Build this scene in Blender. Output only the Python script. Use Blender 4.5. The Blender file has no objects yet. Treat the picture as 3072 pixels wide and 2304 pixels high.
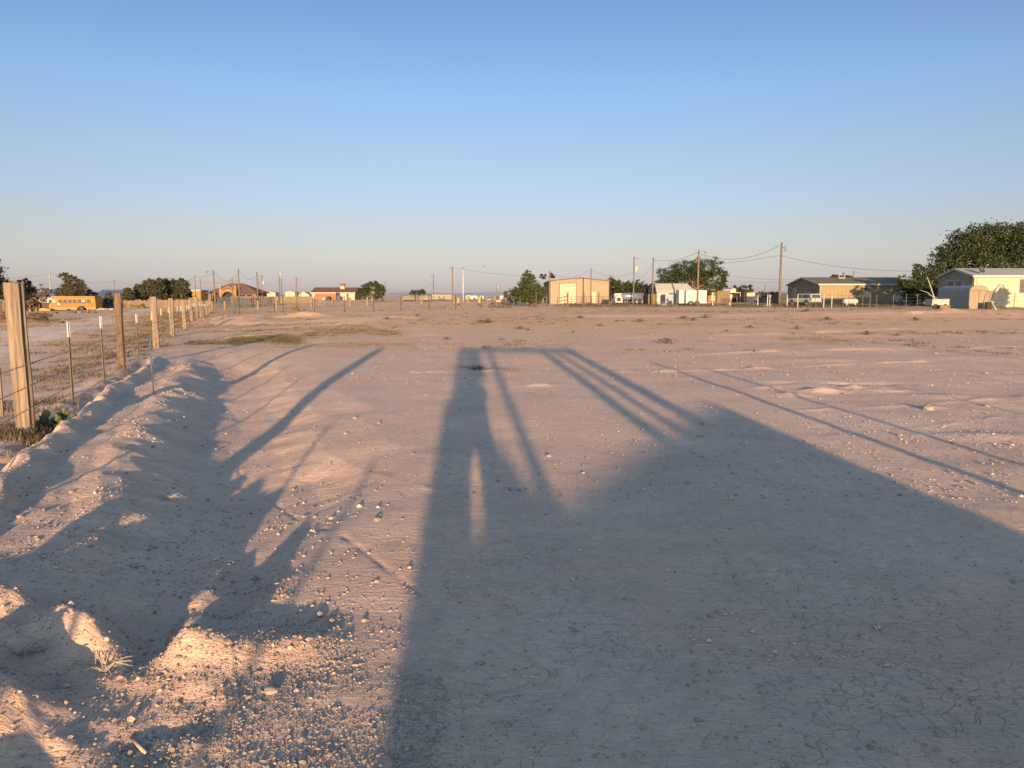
import bpy, math, random
import numpy as np
from mathutils import Vector, Matrix
random.seed(7); RNG = np.random.default_rng(11)
SC = bpy.context.scene; COL = SC.collection
R = math.radians

# ------------------------------------------------------------------ camera, sky, sun, exposure
F, CX, CY, HY, CAMH = 2300.0, 1536.0, 1152.0, 888.0, 1.60
PITCH = math.atan((CY - HY) / F)
cd = bpy.data.cameras.new('camera'); cam = bpy.data.objects.new('camera', cd); COL.objects.link(cam)
cam.location = (0, 0, CAMH); cam.rotation_euler = (math.pi / 2 - PITCH, 0, 0)
cd.sensor_width = 36; cd.lens = 36 * F / 3072; cd.clip_start = .05; cd.clip_end = 20000
SC.camera = cam
ELEV = R(6.0); SUNX, SUNY = .059, -.998
TAN = math.tan(ELEV)
w = bpy.data.worlds.new('World'); SC.world = w; w.use_nodes = True
nt = w.node_tree; bg = nt.nodes['Background']
sky = nt.nodes.new('ShaderNodeTexSky'); sky.sky_type = 'NISHITA'; sky.sun_disc = False
sky.sun_elevation = ELEV; sky.sun_rotation = math.atan2(SUNX, SUNY)
sky.altitude = 1000; sky.air_density = 1.0; sky.dust_density = 0.6; sky.ozone_density = 2.0
# dim sky toward the view only; overhead and behind stay brighter to fill shade
tc = nt.nodes.new('ShaderNodeTexCoord'); sx = nt.nodes.new('ShaderNodeSeparateXYZ'); nt.links.new(tc.outputs['Generated'], sx.inputs[0])
mr = nt.nodes.new('ShaderNodeMapRange'); mr.inputs[1].default_value = 0; mr.inputs[2].default_value = .5; nt.links.new(sx.outputs[2], mr.inputs[0])
cr = nt.nodes.new('ShaderNodeValToRGB'); nt.links.new(mr.outputs[0], cr.inputs[0]); els = cr.color_ramp.elements
ramp = [(e, r_ * .512, g_ * .512, b_ * .512) for e, r_, g_, b_ in [(.5, .405, .40, .80), (3, .575, .46, .565), (5, .655, .50, .56), (7, .69, .56, .62), (9.5, .76, .61, .635), (14, .73, .69, .76), (20, .65, .63, .75)]] + [(30, .68, .59, .62)]
for i, (e, r_, g_, b_) in enumerate(ramp):
    el = els[i] if i < 2 else els.new(.9)
    el.position = min(1, math.sin(R(e)) / .5)
    el.color = (r_, g_, b_, 1)
mu = nt.nodes.new('ShaderNodeMix'); mu.data_type = 'RGBA'; mu.blend_type = 'MULTIPLY'; 
az_ = nt.nodes.new('ShaderNodeMapRange'); az_.interpolation_type = 'SMOOTHSTEP'; az_.inputs[1].default_value = -.35; az_.inputs[2].default_value = .55
nt.links.new(sx.outputs[1], az_.inputs[0]); nt.links.new(az_.outputs[0], mu.inputs['Factor'])
nt.links.new(sky.outputs[0], mu.inputs[6]); nt.links.new(cr.outputs[0], mu.inputs[7])
nt.links.new(mu.outputs[2], bg.inputs[0]); bg.inputs[1].default_value = .15
sl = bpy.data.lights.new('sun', 'SUN'); sl.energy = 3.75; sl.angle = R(.53); sl.color = (1, .67, .37)
so = bpy.data.objects.new('sun', sl); COL.objects.link(so)
so.rotation_euler = Vector((-SUNX, -SUNY, -TAN)).to_track_quat('-Z', 'Y').to_euler()
vs = SC.view_settings; vs.view_transform = 'Standard'; vs.look = 'None'; vs.gamma = 1; vs.exposure = 1.90
vs.use_curve_mapping = False

# ------------------------------------------------------------------ pixel <-> place helpers
SP, CP = math.sin(PITCH), math.cos(PITCH)
def ray(px, py):
    dx, dy = px - CX, py - CY
    return dx, F * CP - dy * SP, -F * SP - dy * CP
def at(px, py, Y):
    d = ray(px, py); k = Y / d[1]; return Vector((d[0] * k, Y, CAMH + d[2] * k))
def G(px, py, z=0.0):
    d = ray(px, py); k = (z - CAMH) / d[2]; return Vector((d[0] * k, d[1] * k, z))
def uy(u, y):            # offset u from the sun line through the camera -> X at depth y
    return (u - .059 * y) / .998

# ------------------------------------------------------------------ numpy noise
def _h(ix, iy, s):
    n = (ix.astype(np.int64) * 374761393 + iy.astype(np.int64) * 668265263 + s * 974711) & 0xffffffff
    n = ((n ^ (n >> 13)) * 1274126177) & 0xffffffff
    return ((n ^ (n >> 16)) & 0xffff) / 32767.5 - 1.0
def vn(x, y, s=0):
    x0 = np.floor(x); y0 = np.floor(y); fx = x - x0; fy = y - y0
    fx = fx * fx * fx * (fx * (fx * 6 - 15) + 10); fy = fy * fy * fy * (fy * (fy * 6 - 15) + 10)
    a = _h(x0, y0, s); b = _h(x0 + 1, y0, s); c = _h(x0, y0 + 1, s); d = _h(x0 + 1, y0 + 1, s)
    return (a * (1 - fx) + b * fx) * (1 - fy) + (c * (1 - fx) + d * fx) * fy
def ss(t):
    t = np.clip(t, 0, 1); return t * t * (3 - 2 * t)

# ------------------------------------------------------------------ terrain height
FD = np.array([-.345, .9385]); FQ = np.array([-2.32, 0.0])
def fence_pt(Y): return Vector((-2.32 - .368 * Y, Y, 0))
CTRL = []
for px, py, Y in [(-900, 940, 90), (-900, 925, 200), (0, 936, 150), (215, 934, 145), (110, 968, 52), (330, 928, 145), (450, 925, 132), (560, 922, 132),
                  (640, 935, 105), (555, 990, 39.7), (522, 1010, 31.8), (658, 942, 88), (944, 939, 86), (1120, 935.5, 89), (1366, 928, 98), (1513, 922.5, 105),
                  (1640, 919, 110), (780, 912, 150), (690, 905, 190), (1000, 899, 215), (1110, 903, 170), (1300, 905, 160), (1350, 897, 230), (1390, 905, 140), (1580, 915, 125),
                  (1740, 909, 132), (1880, 911, 128), (2070, 918, 114), (2010, 916, 119), (2170, 908, 150), (2330, 917, 98), (2410, 921, 96), (2560, 917, 100), (2560, 914.5, 116),
                  (2410, 914.5, 117), (2700, 916, 108), (2880, 924, 72), (3040, 921, 82), (3040, 918, 92), (2750, 927, 72), (2300, 929, 80), (2000, 928, 86), (1750, 925, 95),
                  (3500, 925, 75), (4200, 920, 90), (800, 893, 330), (1500, 893, 350), (2200, 893, 350), (2900, 894, 320), (100, 896, 380), (-900, 896, 380)]:
    p = at(px, py, Y); CTRL.append((p.x / p.y, math.log(Y), p.z))
for a in np.linspace(-1.6, 1.6, 13):
    CTRL.append((a, math.log(20), 0)); CTRL.append((a, math.log(32), 0)); CTRL.append((a, math.log(9), 0))
for a in np.linspace(-.1, 1.6, 7): CTRL.append((a, math.log(50), -.02))
CTRL = np.array(CTRL)
def zfar(X, Y):
    X = np.asarray(X, float); Y = np.asarray(Y, float); out = np.zeros_like(X)
    m = Y > 15
    if not m.any(): return out
    x = X[m]; y = Y[m]; a = np.clip(x / y, -2.2, 2.2); l = np.log(np.clip(y, 1, 420))
    num = np.zeros_like(a); den = np.zeros_like(a)
    for ca, cl, cz in CTRL:
        d2 = ((a - ca) / .16) ** 2 + ((l - cl) / .16) ** 2
        ww = 1 / (d2 + .05) ** 2; num += ww * cz; den += ww
    out[m] = num / den * ss((y - 15) / 12)
    return out
PROFX = [-4, -.8, -.35, -.06, .06, .18, .30, .41, .49, .62, .95, 1.14, 1.28, 1.50, 1.78, 2.2, 2.7, 3.2, 3.9]
PROFZ = [0, 0, .025, .08, .07, .015, .02, .16, .165, .06, .055, .085, .065, -.03, -.17, -.225, -.185, -.06, 0]
RIDGES = []
def ridge(pts, h, wd): RIDGES.append(([G(*p)[:2] for p in pts], h, wd))
ridge([(1823, 1117), (2050, 1112), (2300, 1102), (2700, 1086), (3072, 1075)], .04, .09)
ridge([(1240, 1119), (1380, 1116), (1545, 1110)], .05, .08)
ridge([(1500, 1160), (1600, 1155), (1705, 1153)], .035, .07)
ridge([(2370, 1232), (2560, 1226), (2760, 1215), (3072, 1190)], .016, .07)
ridge([(680, 1325), (800, 1430), (950, 1555), (1150, 1700), (1380, 1868), (1700, 2015)], -.010, .022)
ridge([(1040, 1375), (1180, 1440), (1330, 1475)], .008, .05)
ridge([(2480, 1310), (2700, 1290), (3072, 1245)], .011, .06)
ridge([(1700, 950), (2100, 951), (2600, 949), (3072, 950)], .10, .6)
ridge([(1900, 1010), (2300, 1000), (2700, 985)], .05, .3)
ridge([(690, 985), (900, 975), (1200, 968)], .09, .4)
ridge([(700, 1010), (1000, 1000), (1300, 1003)], .08, .35)
ridge([(2000, 1065), (2400, 1050), (3072, 1040)], .05, .2)
STA, STB = G(560, 1960), G(655, 1640)
BUMPS = []
def bump(px, py, r, h, ry=None):
    p = G(px, py); BUMPS.append((p.x, p.y, r, ry or r, h))
bump(195, 1925, .17, .15, .17); bump(265, 1955, .12, .07); bump(0, 1890, .16, .17, .16); bump(25, 2200, .17, .12); bump(-130, 2200, .22, .15)
bump(330, 1800, .25, .05, .5)
for px, py, r, h in [(2380, 1185, .22, .045), (2470, 1174, .30, .07), (2530, 1150, .30, -.06), (2560, 1164, .22, .06), (2650, 1172, .35, .04), (2300, 1164, .22, .04), (2640, 1150, .3, -.05), (2340, 1150, .25, -.04),
                     (2790, 1225, .2, .03), (2950, 1310, .5, .03), (2850, 1190, .7, .03), (2400, 1080, 1.0, .03), (2900, 1070, 1.2, .04)]:
    bump(px, py, r, h, r * .55)
for px, py, r, h in [(925, 948, 2.2, .5), (700, 965, 3, .25), (1180, 955, 3, .22), (1060, 962, 2.5, .2), (690, 955, 2.5, .3), (1130, 985, 2.2, .12), (2840, 948, 1.2, .25), (2740, 950, 1.0, .15)]:
    bump(px, py, r, h, r * .8)
BUMPS += [(-2.05, .9, .42, .40, .40), (-2.6, 1.9, .5, .4, .22), (-2.75, 2.9, .35, .3, .12)]  # first mound is out of view, added to shade the lower left ground
def zt(X, Y, fine=True):
    X = np.atleast_1d(np.asarray(X, float)); Y = np.atleast_1d(np.asarray(Y, float))
    r = np.hypot(X, Y)
    p = (X - FQ[0]) * FD[1] - (Y - FQ[1]) * FD[0]; t = (X - FQ[0]) * FD[0] + (Y - FQ[1]) * FD[1]
    near = r < 70
    z = zfar(X, Y)
    pw = p + .12 * vn(t * .8, p * .3, 3) + .07 * vn(t * 2.3, p * .8, 4) + .035 * vn(t * 5.5, p * 2.5, 5)
    prof = np.interp(pw, PROFX, PROFZ)
    berm = np.maximum(prof, 0); dit = np.minimum(prof, 0)
    end = 1 - ss((t - 17 - 1.5 * vn(p * 1.2, t * .3, 8)) / 6)
    near_end = ss((Y - 3.05 - .10 * vn(X * 3, Y, 9) - 1.8 * np.maximum(p - 1.85, 0)) / (.35 + .9 * np.maximum(p - 1.85, 0)))
    z = z + (berm * end * (.8 + .2 * ss((t - 1) / 3)) + dit * end * near_end * (.62 + .38 * ss((Y - 4.2) / 4))) * (t > -12)
    # dam of spoil across the near end of the ditch
    yc = 3.30 + .07 * vn(X * 2.2, X * 0 + 2, 12) + .10 * (X + 1.2)
    dd = (Y - yc); sh = np.where(dd < 0, np.exp(-(dd / .12) ** 2), np.exp(-(dd / .20) ** 2))
    win = ss((X + 2.15) / .3) * (1 - np.clip((X + 1.55) / .85, 0, 1)) * (1 - .8 * np.exp(-((X + 1.64) / .11) ** 2))
    z += .145 * sh * win * (.85 + .25 * vn(X * 5, Y * 4, 13) + .15 * vn(X * 13, Y * 11, 14))
    # low tongue of spoil lying along the ditch floor beyond the dam
    m = (X > -3) & (X < 0) & (Y > 2.8) & (Y < 6)
    if m.any():
        dx, dy = STB.x - STA.x, STB.y - STA.y; k = np.clip(((X[m] - STA.x) * dx + (Y[m] - STA.y) * dy) / (dx * dx + dy * dy), 0, 1)
        d = np.hypot(X[m] - STA.x - k * dx, Y[m] - STA.y - k * dy) + .03 * vn(X[m] * 9, Y[m] * 9, 17); wd = .17 - .09 * k
        f = np.exp(-(d / wd) ** 2); zz = z[m]; z[m] = zz + np.maximum(0, (.0 - .11 * k + .012 * vn(X[m] * 14, Y[m] * 14, 18)) - zz) * f
    for bx, by, rx, ry, h in BUMPS:
        m = (abs(X - bx) < 3 * rx) & (abs(Y - by) < 3 * ry)
        if m.any():
            q = ((X[m] - bx) / rx) ** 2 + ((Y[m] - by) / ry) ** 2
            z[m] += h * np.exp(-q * (1 + .45 * vn(X[m] / rx * 1.6, Y[m] / ry * 1.6, 21))) * (1 + .12 * vn(X[m] / rx * 3.3, Y[m] / ry * 3.3, 22))
    for pts, h, wd in RIDGES:
        best = np.full_like(z, 9.0)
        for (ax, ay), (bx, by) in zip(pts[:-1], pts[1:]):
            m = (X > min(ax, bx) - 1) & (X < max(ax, bx) + 1) & (Y > min(ay, by) - 1) & (Y < max(ay, by) + 1)
            if not m.any(): continue
            dx, dy = bx - ax, by - ay; L = dx * dx + dy * dy
            k = np.clip(((X[m] - ax) * dx + (Y[m] - ay) * dy) / L, 0, 1)
            d = np.hypot(X[m] - ax - k * dx, Y[m] - ay - k * dy) + .5 * wd * vn(X[m] / wd * .6, Y[m] / wd * .6, 31)
            best[m] = np.minimum(best[m], abs(d))
        z += h * np.exp(-(best / wd) ** 2) * (.5 + .8 * vn(X * 1.3 / (wd * 8), Y / (wd * 8), 33)).clip(0, 2)
    st = r * .008
    for lam, amp, s in [(22, .05, 41), (9, .028, 42), (3.7, .013, 43), (1.5, .009, 44), (.62, .0052, 45), (.27, .0036, 46), (.12, .0030, 47), (.06, .0017, 48)]:
        a = amp * ss((lam / 3.2 - st) / (lam / 6)) if lam < 9 else amp * ss((r - 4) / 25)
        rough = 1 + 1.6 * ((pw > -1) & (pw < 2.2) & (r < 25)) * (lam < .7)
        rough = rough + 2.2 * ss((-X - .9) / .6) * ss((5.5 - Y) / 1.5) * (lam < .3) * (r < 7)
        rough = rough + .9 * ss((X - 3) / 6) * ss((Y - 6) / 6) * (lam < 2)
        a = a * rough * (1 + .6 * ss((Y - 18) / 20) * (lam < 5))
        z += a * vn(X / lam + 3.7, Y / lam * 1.15 + 9.1, s)
    # furrows from dragging the lot, roughly across the view on the right
    fur = ss((X - 1) / 6) * ss((Y - 9) / 8) * (1 - ss((Y - 40) / 20))
    z += fur * .005 * np.sin((Y - .12 * X + .5 * vn(X * .2, Y * .2, 51)) * 7.5) * (.5 + .5 * vn(X * .4, Y * .4, 52)) * (st < .25)
    return z
def z1(x, y): return float(zt([x], [y])[0])
def gp(px, py):          # pixel -> point on the real terrain
    z = 0
    for _ in range(6):
        p = G(px, py, z); z = z1(p.x, p.y)
    return Vector((p.x, p.y, z))
def base(px, Y):         # column px at depth Y, on the terrain
    x = (px - CX) / F * Y * (CP + SP * math.tan(PITCH)) ; x = at(px, HY + 25, Y).x
    return Vector((x, Y, z1(x, Y)))

# ------------------------------------------------------------------ materials
MATS = {}
def M(name, c, rough=.85, var=.18, scale=2.0, c2=None, bump=0.0, bscale=20, metal=0.0, stretch=(1, 1, 1), spec=.3, detail=5, w2=None, obj=False):
    if name in MATS: return MATS[name]
    m = bpy.data.materials.new(name); m.use_nodes = True; n = m.node_tree.nodes; l = m.node_tree.links
    b = n['Principled BSDF']; b.inputs['Roughness'].default_value = rough; b.inputs['Metallic'].default_value = metal
    b.inputs['Specular IOR Level'].default_value = spec
    if obj:
        tc = n.new('ShaderNodeTexCoord'); src = tc.outputs['Object']
    else:
        tc = n.new('ShaderNodeNewGeometry'); src = tc.outputs['Position']
    mp = n.new('ShaderNodeMapping'); mp.inputs['Scale'].default_value = stretch; l.new(src, mp.inputs[0])
    no = n.new('ShaderNodeTexNoise'); no.inputs['Scale'].default_value = scale; no.inputs['Detail'].default_value = detail; no.inputs['Roughness'].default_value = .62
    l.new(mp.outputs[0], no.inputs['Vector'])
    mx = n.new('ShaderNodeMix'); mx.data_type = 'RGBA'
    rp = n.new('ShaderNodeMapRange'); rp.inputs[1].default_value = .32; rp.inputs[2].default_value = .68
    l.new(no.outputs[0], rp.inputs[0]); l.new(rp.outputs[0], mx.inputs['Factor'])
    c2 = c2 or tuple(v * (1 - var * 1.6) for v in c)
    mx.inputs[6].default_value = (*c2, 1); mx.inputs[7].default_value = (*[min(1, v * (1 + var * .5)) for v in c], 1)
    l.new(mx.outputs[2], b.inputs['Base Color'])
    if bump:
        n2 = n.new('ShaderNodeTexNoise'); n2.inputs['Scale'].default_value = bscale; n2.inputs['Detail'].default_value = 4; l.new(mp.outputs[0], n2.inputs['Vector'])
        bp = n.new('ShaderNodeBump'); bp.inputs['Strength'].default_value = 1; bp.inputs['Distance'].default_value = bump
        l.new(n2.outputs[0], bp.inputs['Height']); l.new(bp.outputs[0], b.inputs['Normal'])
    MATS[name] = m; return m
def leafmat(name, c, c2, tr=.25):
    if name in MATS: return MATS[name]
    m = M(name, c, .6, c2=c2, scale=1.3, spec=.2); n = m.node_tree.nodes; l = m.node_tree.links
    b = n['Principled BSDF']; t = n.new('ShaderNodeBsdfTranslucent'); mx = n.new('ShaderNodeMixShader'); mx.inputs[0].default_value = tr
    src = b.inputs['Base Color'].links[0].from_socket; l.new(src, t.inputs[0])
    l.new(b.outputs[0], mx.inputs[1]); l.new(t.outputs[0], mx.inputs[2]); l.new(mx.outputs[0], n['Material Output'].inputs[0])
    return m

def soil_material(name, road=False):
    m = bpy.data.materials.new(name); m.use_nodes = True; n = m.node_tree.nodes; l = m.node_tree.links
    b = n['Principled BSDF']; b.inputs['Roughness'].default_value = .95; b.inputs['Specular IOR Level'].default_value = .15
    g = n.new('ShaderNodeNewGeometry'); P = g.outputs['Position']
    def noise(sc, det=6, rough=.6, vec=P, dist=0):
        x = n.new('ShaderNodeTexNoise'); x.inputs['Scale'].default_value = sc; x.inputs['Detail'].default_value = det
        x.inputs['Roughness'].default_value = rough; x.inputs['Distortion'].default_value = dist; l.new(vec, x.inputs['Vector']); return x.outputs[0]
    def rng(v, a, c, lo=0, hi=1):
        x = n.new('ShaderNodeMapRange'); x.inputs[1].default_value = a; x.inputs[2].default_value = c; x.inputs[3].default_value = lo; x.inputs[4].default_value = hi
        l.new(v, x.inputs[0]); return x.outputs[0]
    def mix(f, a, c):
        x = n.new('ShaderNodeMix'); x.data_type = 'RGBA'; l.new(f, x.inputs['Factor'])
        for i, v in ((6, a), (7, c)):
            if isinstance(v, tuple): x.inputs[i].default_value = (*v, 1)
            else: l.new(v, x.inputs[i])
        return x.outputs[2]
    def math_(op, a, c):
        x = n.new('ShaderNodeMath'); x.operation = op
        for i, v in enumerate((a, c)):
            if isinstance(v, (int, float)): x.inputs[i].default_value = v
            else: l.new(v, x.inputs[i])
        return x.outputs[0]
    sep = n.new('ShaderNodeSeparateXYZ'); l.new(P, sep.inputs[0])
    pale, pink, red, grey = (.60, .402, .295), (.525, .343, .248), (.66, .36, .168), (.51, .36, .28)
    c = mix(rng(noise(.5, 7), .38, .62), pink, pale)
    c = mix(rng(noise(.11, 6), .45, .65), c, grey)
    far = rng(sep.outputs[1], 13, 40)
    mp = n.new('ShaderNodeMapping'); mp.inputs['Scale'].default_value = (.05, .16, .1); l.new(P, mp.inputs[0])
    patch = rng(noise(1.0, 8, .65, mp.outputs[0]), .40, .62)
    c = mix(math_('MULTIPLY', far, rng(patch, 0, 1, .55, 1)), c, red)
    # patchy scrub litter far off, olive and straw
    mp2 = n.new('ShaderNodeMapping'); mp2.inputs['Scale'].default_value = (.35, .5, .3); l.new(P, mp2.inputs[0])
    litter = rng(noise(1.0, 9, .72, mp2.outputs[0], .3), .56, .66)
    c = mix(math_('MULTIPLY', math_('MULTIPLY', litter, rng(sep.outputs[1], 30, 90)), .55), c, (.24, .175, .085))
    # fine mottling, dusty and crusted patches
    c = mix(rng(noise(1.7, 7, .7, dist=.6), .50, .68, 0, .55), c, (.37, .265, .20))
    c = mix(rng(noise(.33, 7, .7, dist=.4), .52, .66, 0, .5), c, (.66, .47, .35))
    c = mix(rng(noise(9, 8, .7), .45, .75, 0, .45), c, (.33, .235, .175))
    c = mix(rng(noise(45, 4, .6), .55, .75, 0, .5), c, (.64, .48, .37))
    if road: c = mix(rng(noise(.7, 6), .30, .65, .55, 1), c, (.68, .50, .37))
    # drying cracks: thin, broken, only on the crusted part of the lot
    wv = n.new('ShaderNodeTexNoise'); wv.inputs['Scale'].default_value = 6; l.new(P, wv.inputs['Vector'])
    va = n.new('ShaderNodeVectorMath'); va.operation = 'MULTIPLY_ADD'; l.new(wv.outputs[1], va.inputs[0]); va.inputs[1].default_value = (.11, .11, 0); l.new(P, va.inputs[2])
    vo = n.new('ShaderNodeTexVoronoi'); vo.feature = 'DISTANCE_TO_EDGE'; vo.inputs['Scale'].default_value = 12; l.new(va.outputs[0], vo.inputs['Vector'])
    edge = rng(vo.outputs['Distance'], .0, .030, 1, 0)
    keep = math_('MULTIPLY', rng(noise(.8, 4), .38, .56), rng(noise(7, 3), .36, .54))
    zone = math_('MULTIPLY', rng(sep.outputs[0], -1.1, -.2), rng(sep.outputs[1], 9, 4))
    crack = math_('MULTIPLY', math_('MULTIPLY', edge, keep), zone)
    if not road: c = mix(math_('MULTIPLY', crack, .40), c, (.22, .16, .12))  # shade inside the cracks painted as a darker colour
    l.new(c, b.inputs['Base Color'])
    h1 = math_('MULTIPLY', noise(28, 6, .72), .017); h2 = math_('MULTIPLY', noise(95, 4, .6), .006); h3 = math_('MULTIPLY', noise(6, 5, .65), .022)
    mp3 = n.new('ShaderNodeMapping'); mp3.inputs['Scale'].default_value = (9, 26, 5); l.new(P, mp3.inputs[0])
    h4 = math_('MULTIPLY', noise(1, 6, .7, mp3.outputs[0]), .028)
    hs = math_('ADD', math_('ADD', h1, h2), math_('ADD', h3, h4)); hs = math_('SUBTRACT', hs, math_('MULTIPLY', crack, .011))
    bp = n.new('ShaderNodeBump'); bp.inputs['Strength'].default_value = .8; bp.inputs['Distance'].default_value = 1.0
    l.new(hs, bp.inputs['Height']); l.new(bp.outputs[0], b.inputs['Normal'])
    return m

# ------------------------------------------------------------------ mesh builder
class MB:
    def __init__(s): s.v = []; s.f = []; s.sm = []
    def add(s, vs_, fs_, smooth=False):
        o = len(s.v); s.v += [tuple(v) for v in vs_]; s.f += [tuple(i + o for i in f) for f in fs_]; s.sm += [smooth] * len(fs_); return s
    def box(s, x0, x1, y0, y1, z0, z1, jit=0):
        v = [(x, y, z) for z in (z0, z1) for x, y in ((x0, y0), (x1, y0), (x1, y1), (x0, y1))]
        if jit: v = [tuple(c + random.uniform(-jit, jit) for c in p) for p in v]
        return s.add(v, [(3, 2, 1, 0), (4, 5, 6, 7), (0, 1, 5, 4), (1, 2, 6, 5), (2, 3, 7, 6), (3, 0, 4, 7)])
    def tube(s, pts, rs, n=8, cap=True, smooth=True):
        pts = [Vector(p) for p in pts]
        if not hasattr(rs, '__len__'): rs = [rs] * len(pts)
        vv = []; ff = []; up = Vector((.31, .17, .93))
        for i, p in enumerate(pts):
            d = (pts[min(i + 1, len(pts) - 1)] - pts[max(i - 1, 0)]).normalized()
            if abs(d.dot(up)) > .97: up = Vector((.9, .3, .1))
            a = d.cross(up).normalized(); b = d.cross(a)
            for k in range(n):
                t = 2 * math.pi * k / n + (math.pi / 4 if n == 4 else 0); vv.append(p + (a * math.cos(t) + b * math.sin(t)) * rs[i])
        for i in range(len(pts) - 1):
            for k in range(n):
                ff.append((i * n + k, i * n + (k + 1) % n, (i + 1) * n + (k + 1) % n, (i + 1) * n + k))
        if cap: ff += [tuple(range(n))[::-1], tuple((len(pts) - 1) * n + k for k in range(n))]
        return s.add(vv, ff, smooth and n > 4)
    def prism(s, prof, a0, a1, axis='y', smooth=False):    # prof in the two other axes, extruded along axis
        n = len(prof); f = {'y': lambda p, a: (p[0], a, p[1]), 'x': lambda p, a: (a, p[0], p[1]), 'z': lambda p, a: (p[0], p[1], a)}[axis]
        v = [f(p, a0) for p in prof] + [f(p, a1) for p in prof]
        q = [(k, (k + 1) % n, n + (k + 1) % n, n + k) for k in range(n)]
        s.add(v, q, smooth); return s.add(v, [tuple(range(n))[::-1], tuple(range(n, 2 * n))])
    def ball(s, c, r, n=10, m=7, jit=0, smooth=True):
        rx, ry, rz = r if hasattr(r, '__len__') else (r, r, r); v = [(c[0], c[1], c[2] - rz)]; f = []
        for i in range(1, m):
            ph = -math.pi / 2 + math.pi * i / m
            for k in range(n):
                t = 2 * math.pi * k / n; j = 1 + random.uniform(-jit, jit)
                v.append((c[0] + rx * j * math.cos(ph) * math.cos(t), c[1] + ry * j * math.cos(ph) * math.sin(t), c[2] + rz * j * math.sin(ph)))
        v.append((c[0], c[1], c[2] + rz)); T = len(v) - 1
        for k in range(n):
            f.append((0, 1 + (k + 1) % n, 1 + k)); f.append((T, T - n + k, T - n + (k + 1) % n))
            for i in range(m - 2): f.append((1 + i * n + k, 1 + i * n + (k + 1) % n, 1 + (i + 1) * n + (k + 1) % n, 1 + (i + 1) * n + k))
        return s.add(v, f, smooth)
    def build(s, name, mat, parent=None, loc=None, rz=0, kind=None, label=None):
        me = bpy.data.meshes.new(name); me.from_pydata(s.v, [], s.f); me.materials.append(mat)
        me.polygons.foreach_set('use_smooth', s.sm); me.update()
        o = bpy.data.objects.new(name, me); COL.objects.link(o)
        if parent: o.parent = parent
        if loc is not None: o.location = loc
        if rz: o.rotation_euler.z = rz
        if kind: o['kind'] = kind
        if label: o['label'] = label
        return o
def np_mesh(name, V, Fc, mat, nper, smooth=False, parent=None, kind=None):
    me = bpy.data.meshes.new(name); V = np.asarray(V, np.float32).reshape(-1, 3); Fc = np.asarray(Fc, np.int32)
    nf = Fc.size // nper
    me.vertices.add(len(V)); me.vertices.foreach_set('co', V.ravel())
    me.loops.add(Fc.size); me.loops.foreach_set('vertex_index', Fc.ravel())
    me.polygons.add(nf); me.polygons.foreach_set('loop_start', np.arange(nf, dtype=np.int32) * nper)
    me.polygons.foreach_set('loop_total', np.full(nf, nper, np.int32))
    me.polygons.foreach_set('use_smooth', np.full(nf, smooth)); me.materials.append(mat); me.update(calc_edges=True)
    o = bpy.data.objects.new(name, me); COL.objects.link(o)
    if parent: o.parent = parent
    if kind: o['kind'] = kind
    return o
def thing(name, label, cat, loc=(0, 0, 0), rz=0, group=None):
    o = bpy.data.objects.new(name, None); COL.objects.link(o); o.location = loc; o.rotation_euler.z = rz
    o.empty_display_size = .2; return tag(o, label, cat, group)
def tag(o, label, cat, group=None):
    o['label'] = label; o['category'] = cat
    if group: o['group'] = group
    return o
def copy_tree(o, parent=None):
    c = o.copy(); COL.objects.link(c); c.parent = parent
    for ch in list(o.children): copy_tree(ch, c)
    return c

# ------------------------------------------------------------------ ground
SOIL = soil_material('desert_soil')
rr = [.35]
while rr[-1] < 9000:
    q = rr[-1]; rr.append(q * (1.03 if q < 2.0 else 1.0075 if q < 110 else 1.02 if q < 400 else 1.12))
rr = np.array(rr)
az = np.concatenate([np.arange(-44, 44, .125), np.arange(44, 70, .5), np.arange(70, 290, 2.5), np.arange(290, 316, .5)])
az = np.radians(az); A, RR = np.meshgrid(az, rr); GX = RR * np.sin(A); GY = RR * np.cos(A)
GZ = zt(GX.ravel(), GY.ravel())
far = RR.ravel() > 500; GZ[far] = GZ[far] * np.clip(1 - (RR.ravel()[far] - 500) / 2500, 0, 1)
V = np.stack([GX.ravel(), GY.ravel(), GZ], 1); nr, na = len(rr), len(az)
i = np.arange(nr - 1)[:, None] * na; j = np.arange(na)[None]; j2 = (j + 1) % na
FQs = np.stack([i + j, i + j2, i + na + j2, i + na + j], -1).reshape(-1, 4)[:, ::-1]
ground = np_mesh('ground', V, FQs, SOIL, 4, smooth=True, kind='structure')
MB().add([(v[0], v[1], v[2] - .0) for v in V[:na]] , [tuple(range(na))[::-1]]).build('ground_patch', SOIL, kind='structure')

# low far ridge on the horizon
hl = MB(); pts = []
for k in range(60):
    a = R(-60 + 2 * k); pts.append((math.sin(a) * 7600, math.cos(a) * 7600, 26 + 12 * math.sin(k * .5) + 8 * math.sin(k * 1.3)))
hv = [(x * .97, y * .97, -5) for x, y, z in pts] + [(x, y, z) for x, y, z in pts] + [(x * 1.1, y * 1.1, -5) for x, y, z in pts]
hl.add(hv, [(k, k + 1, 61 + k, 60 + k) for k in range(59)] + [(60 + k, 61 + k, 121 + k, 120 + k) for k in range(59)])
hl.build('distant_hills', M('far_hills', (.22, .25, .31), .95), kind='structure')

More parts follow.
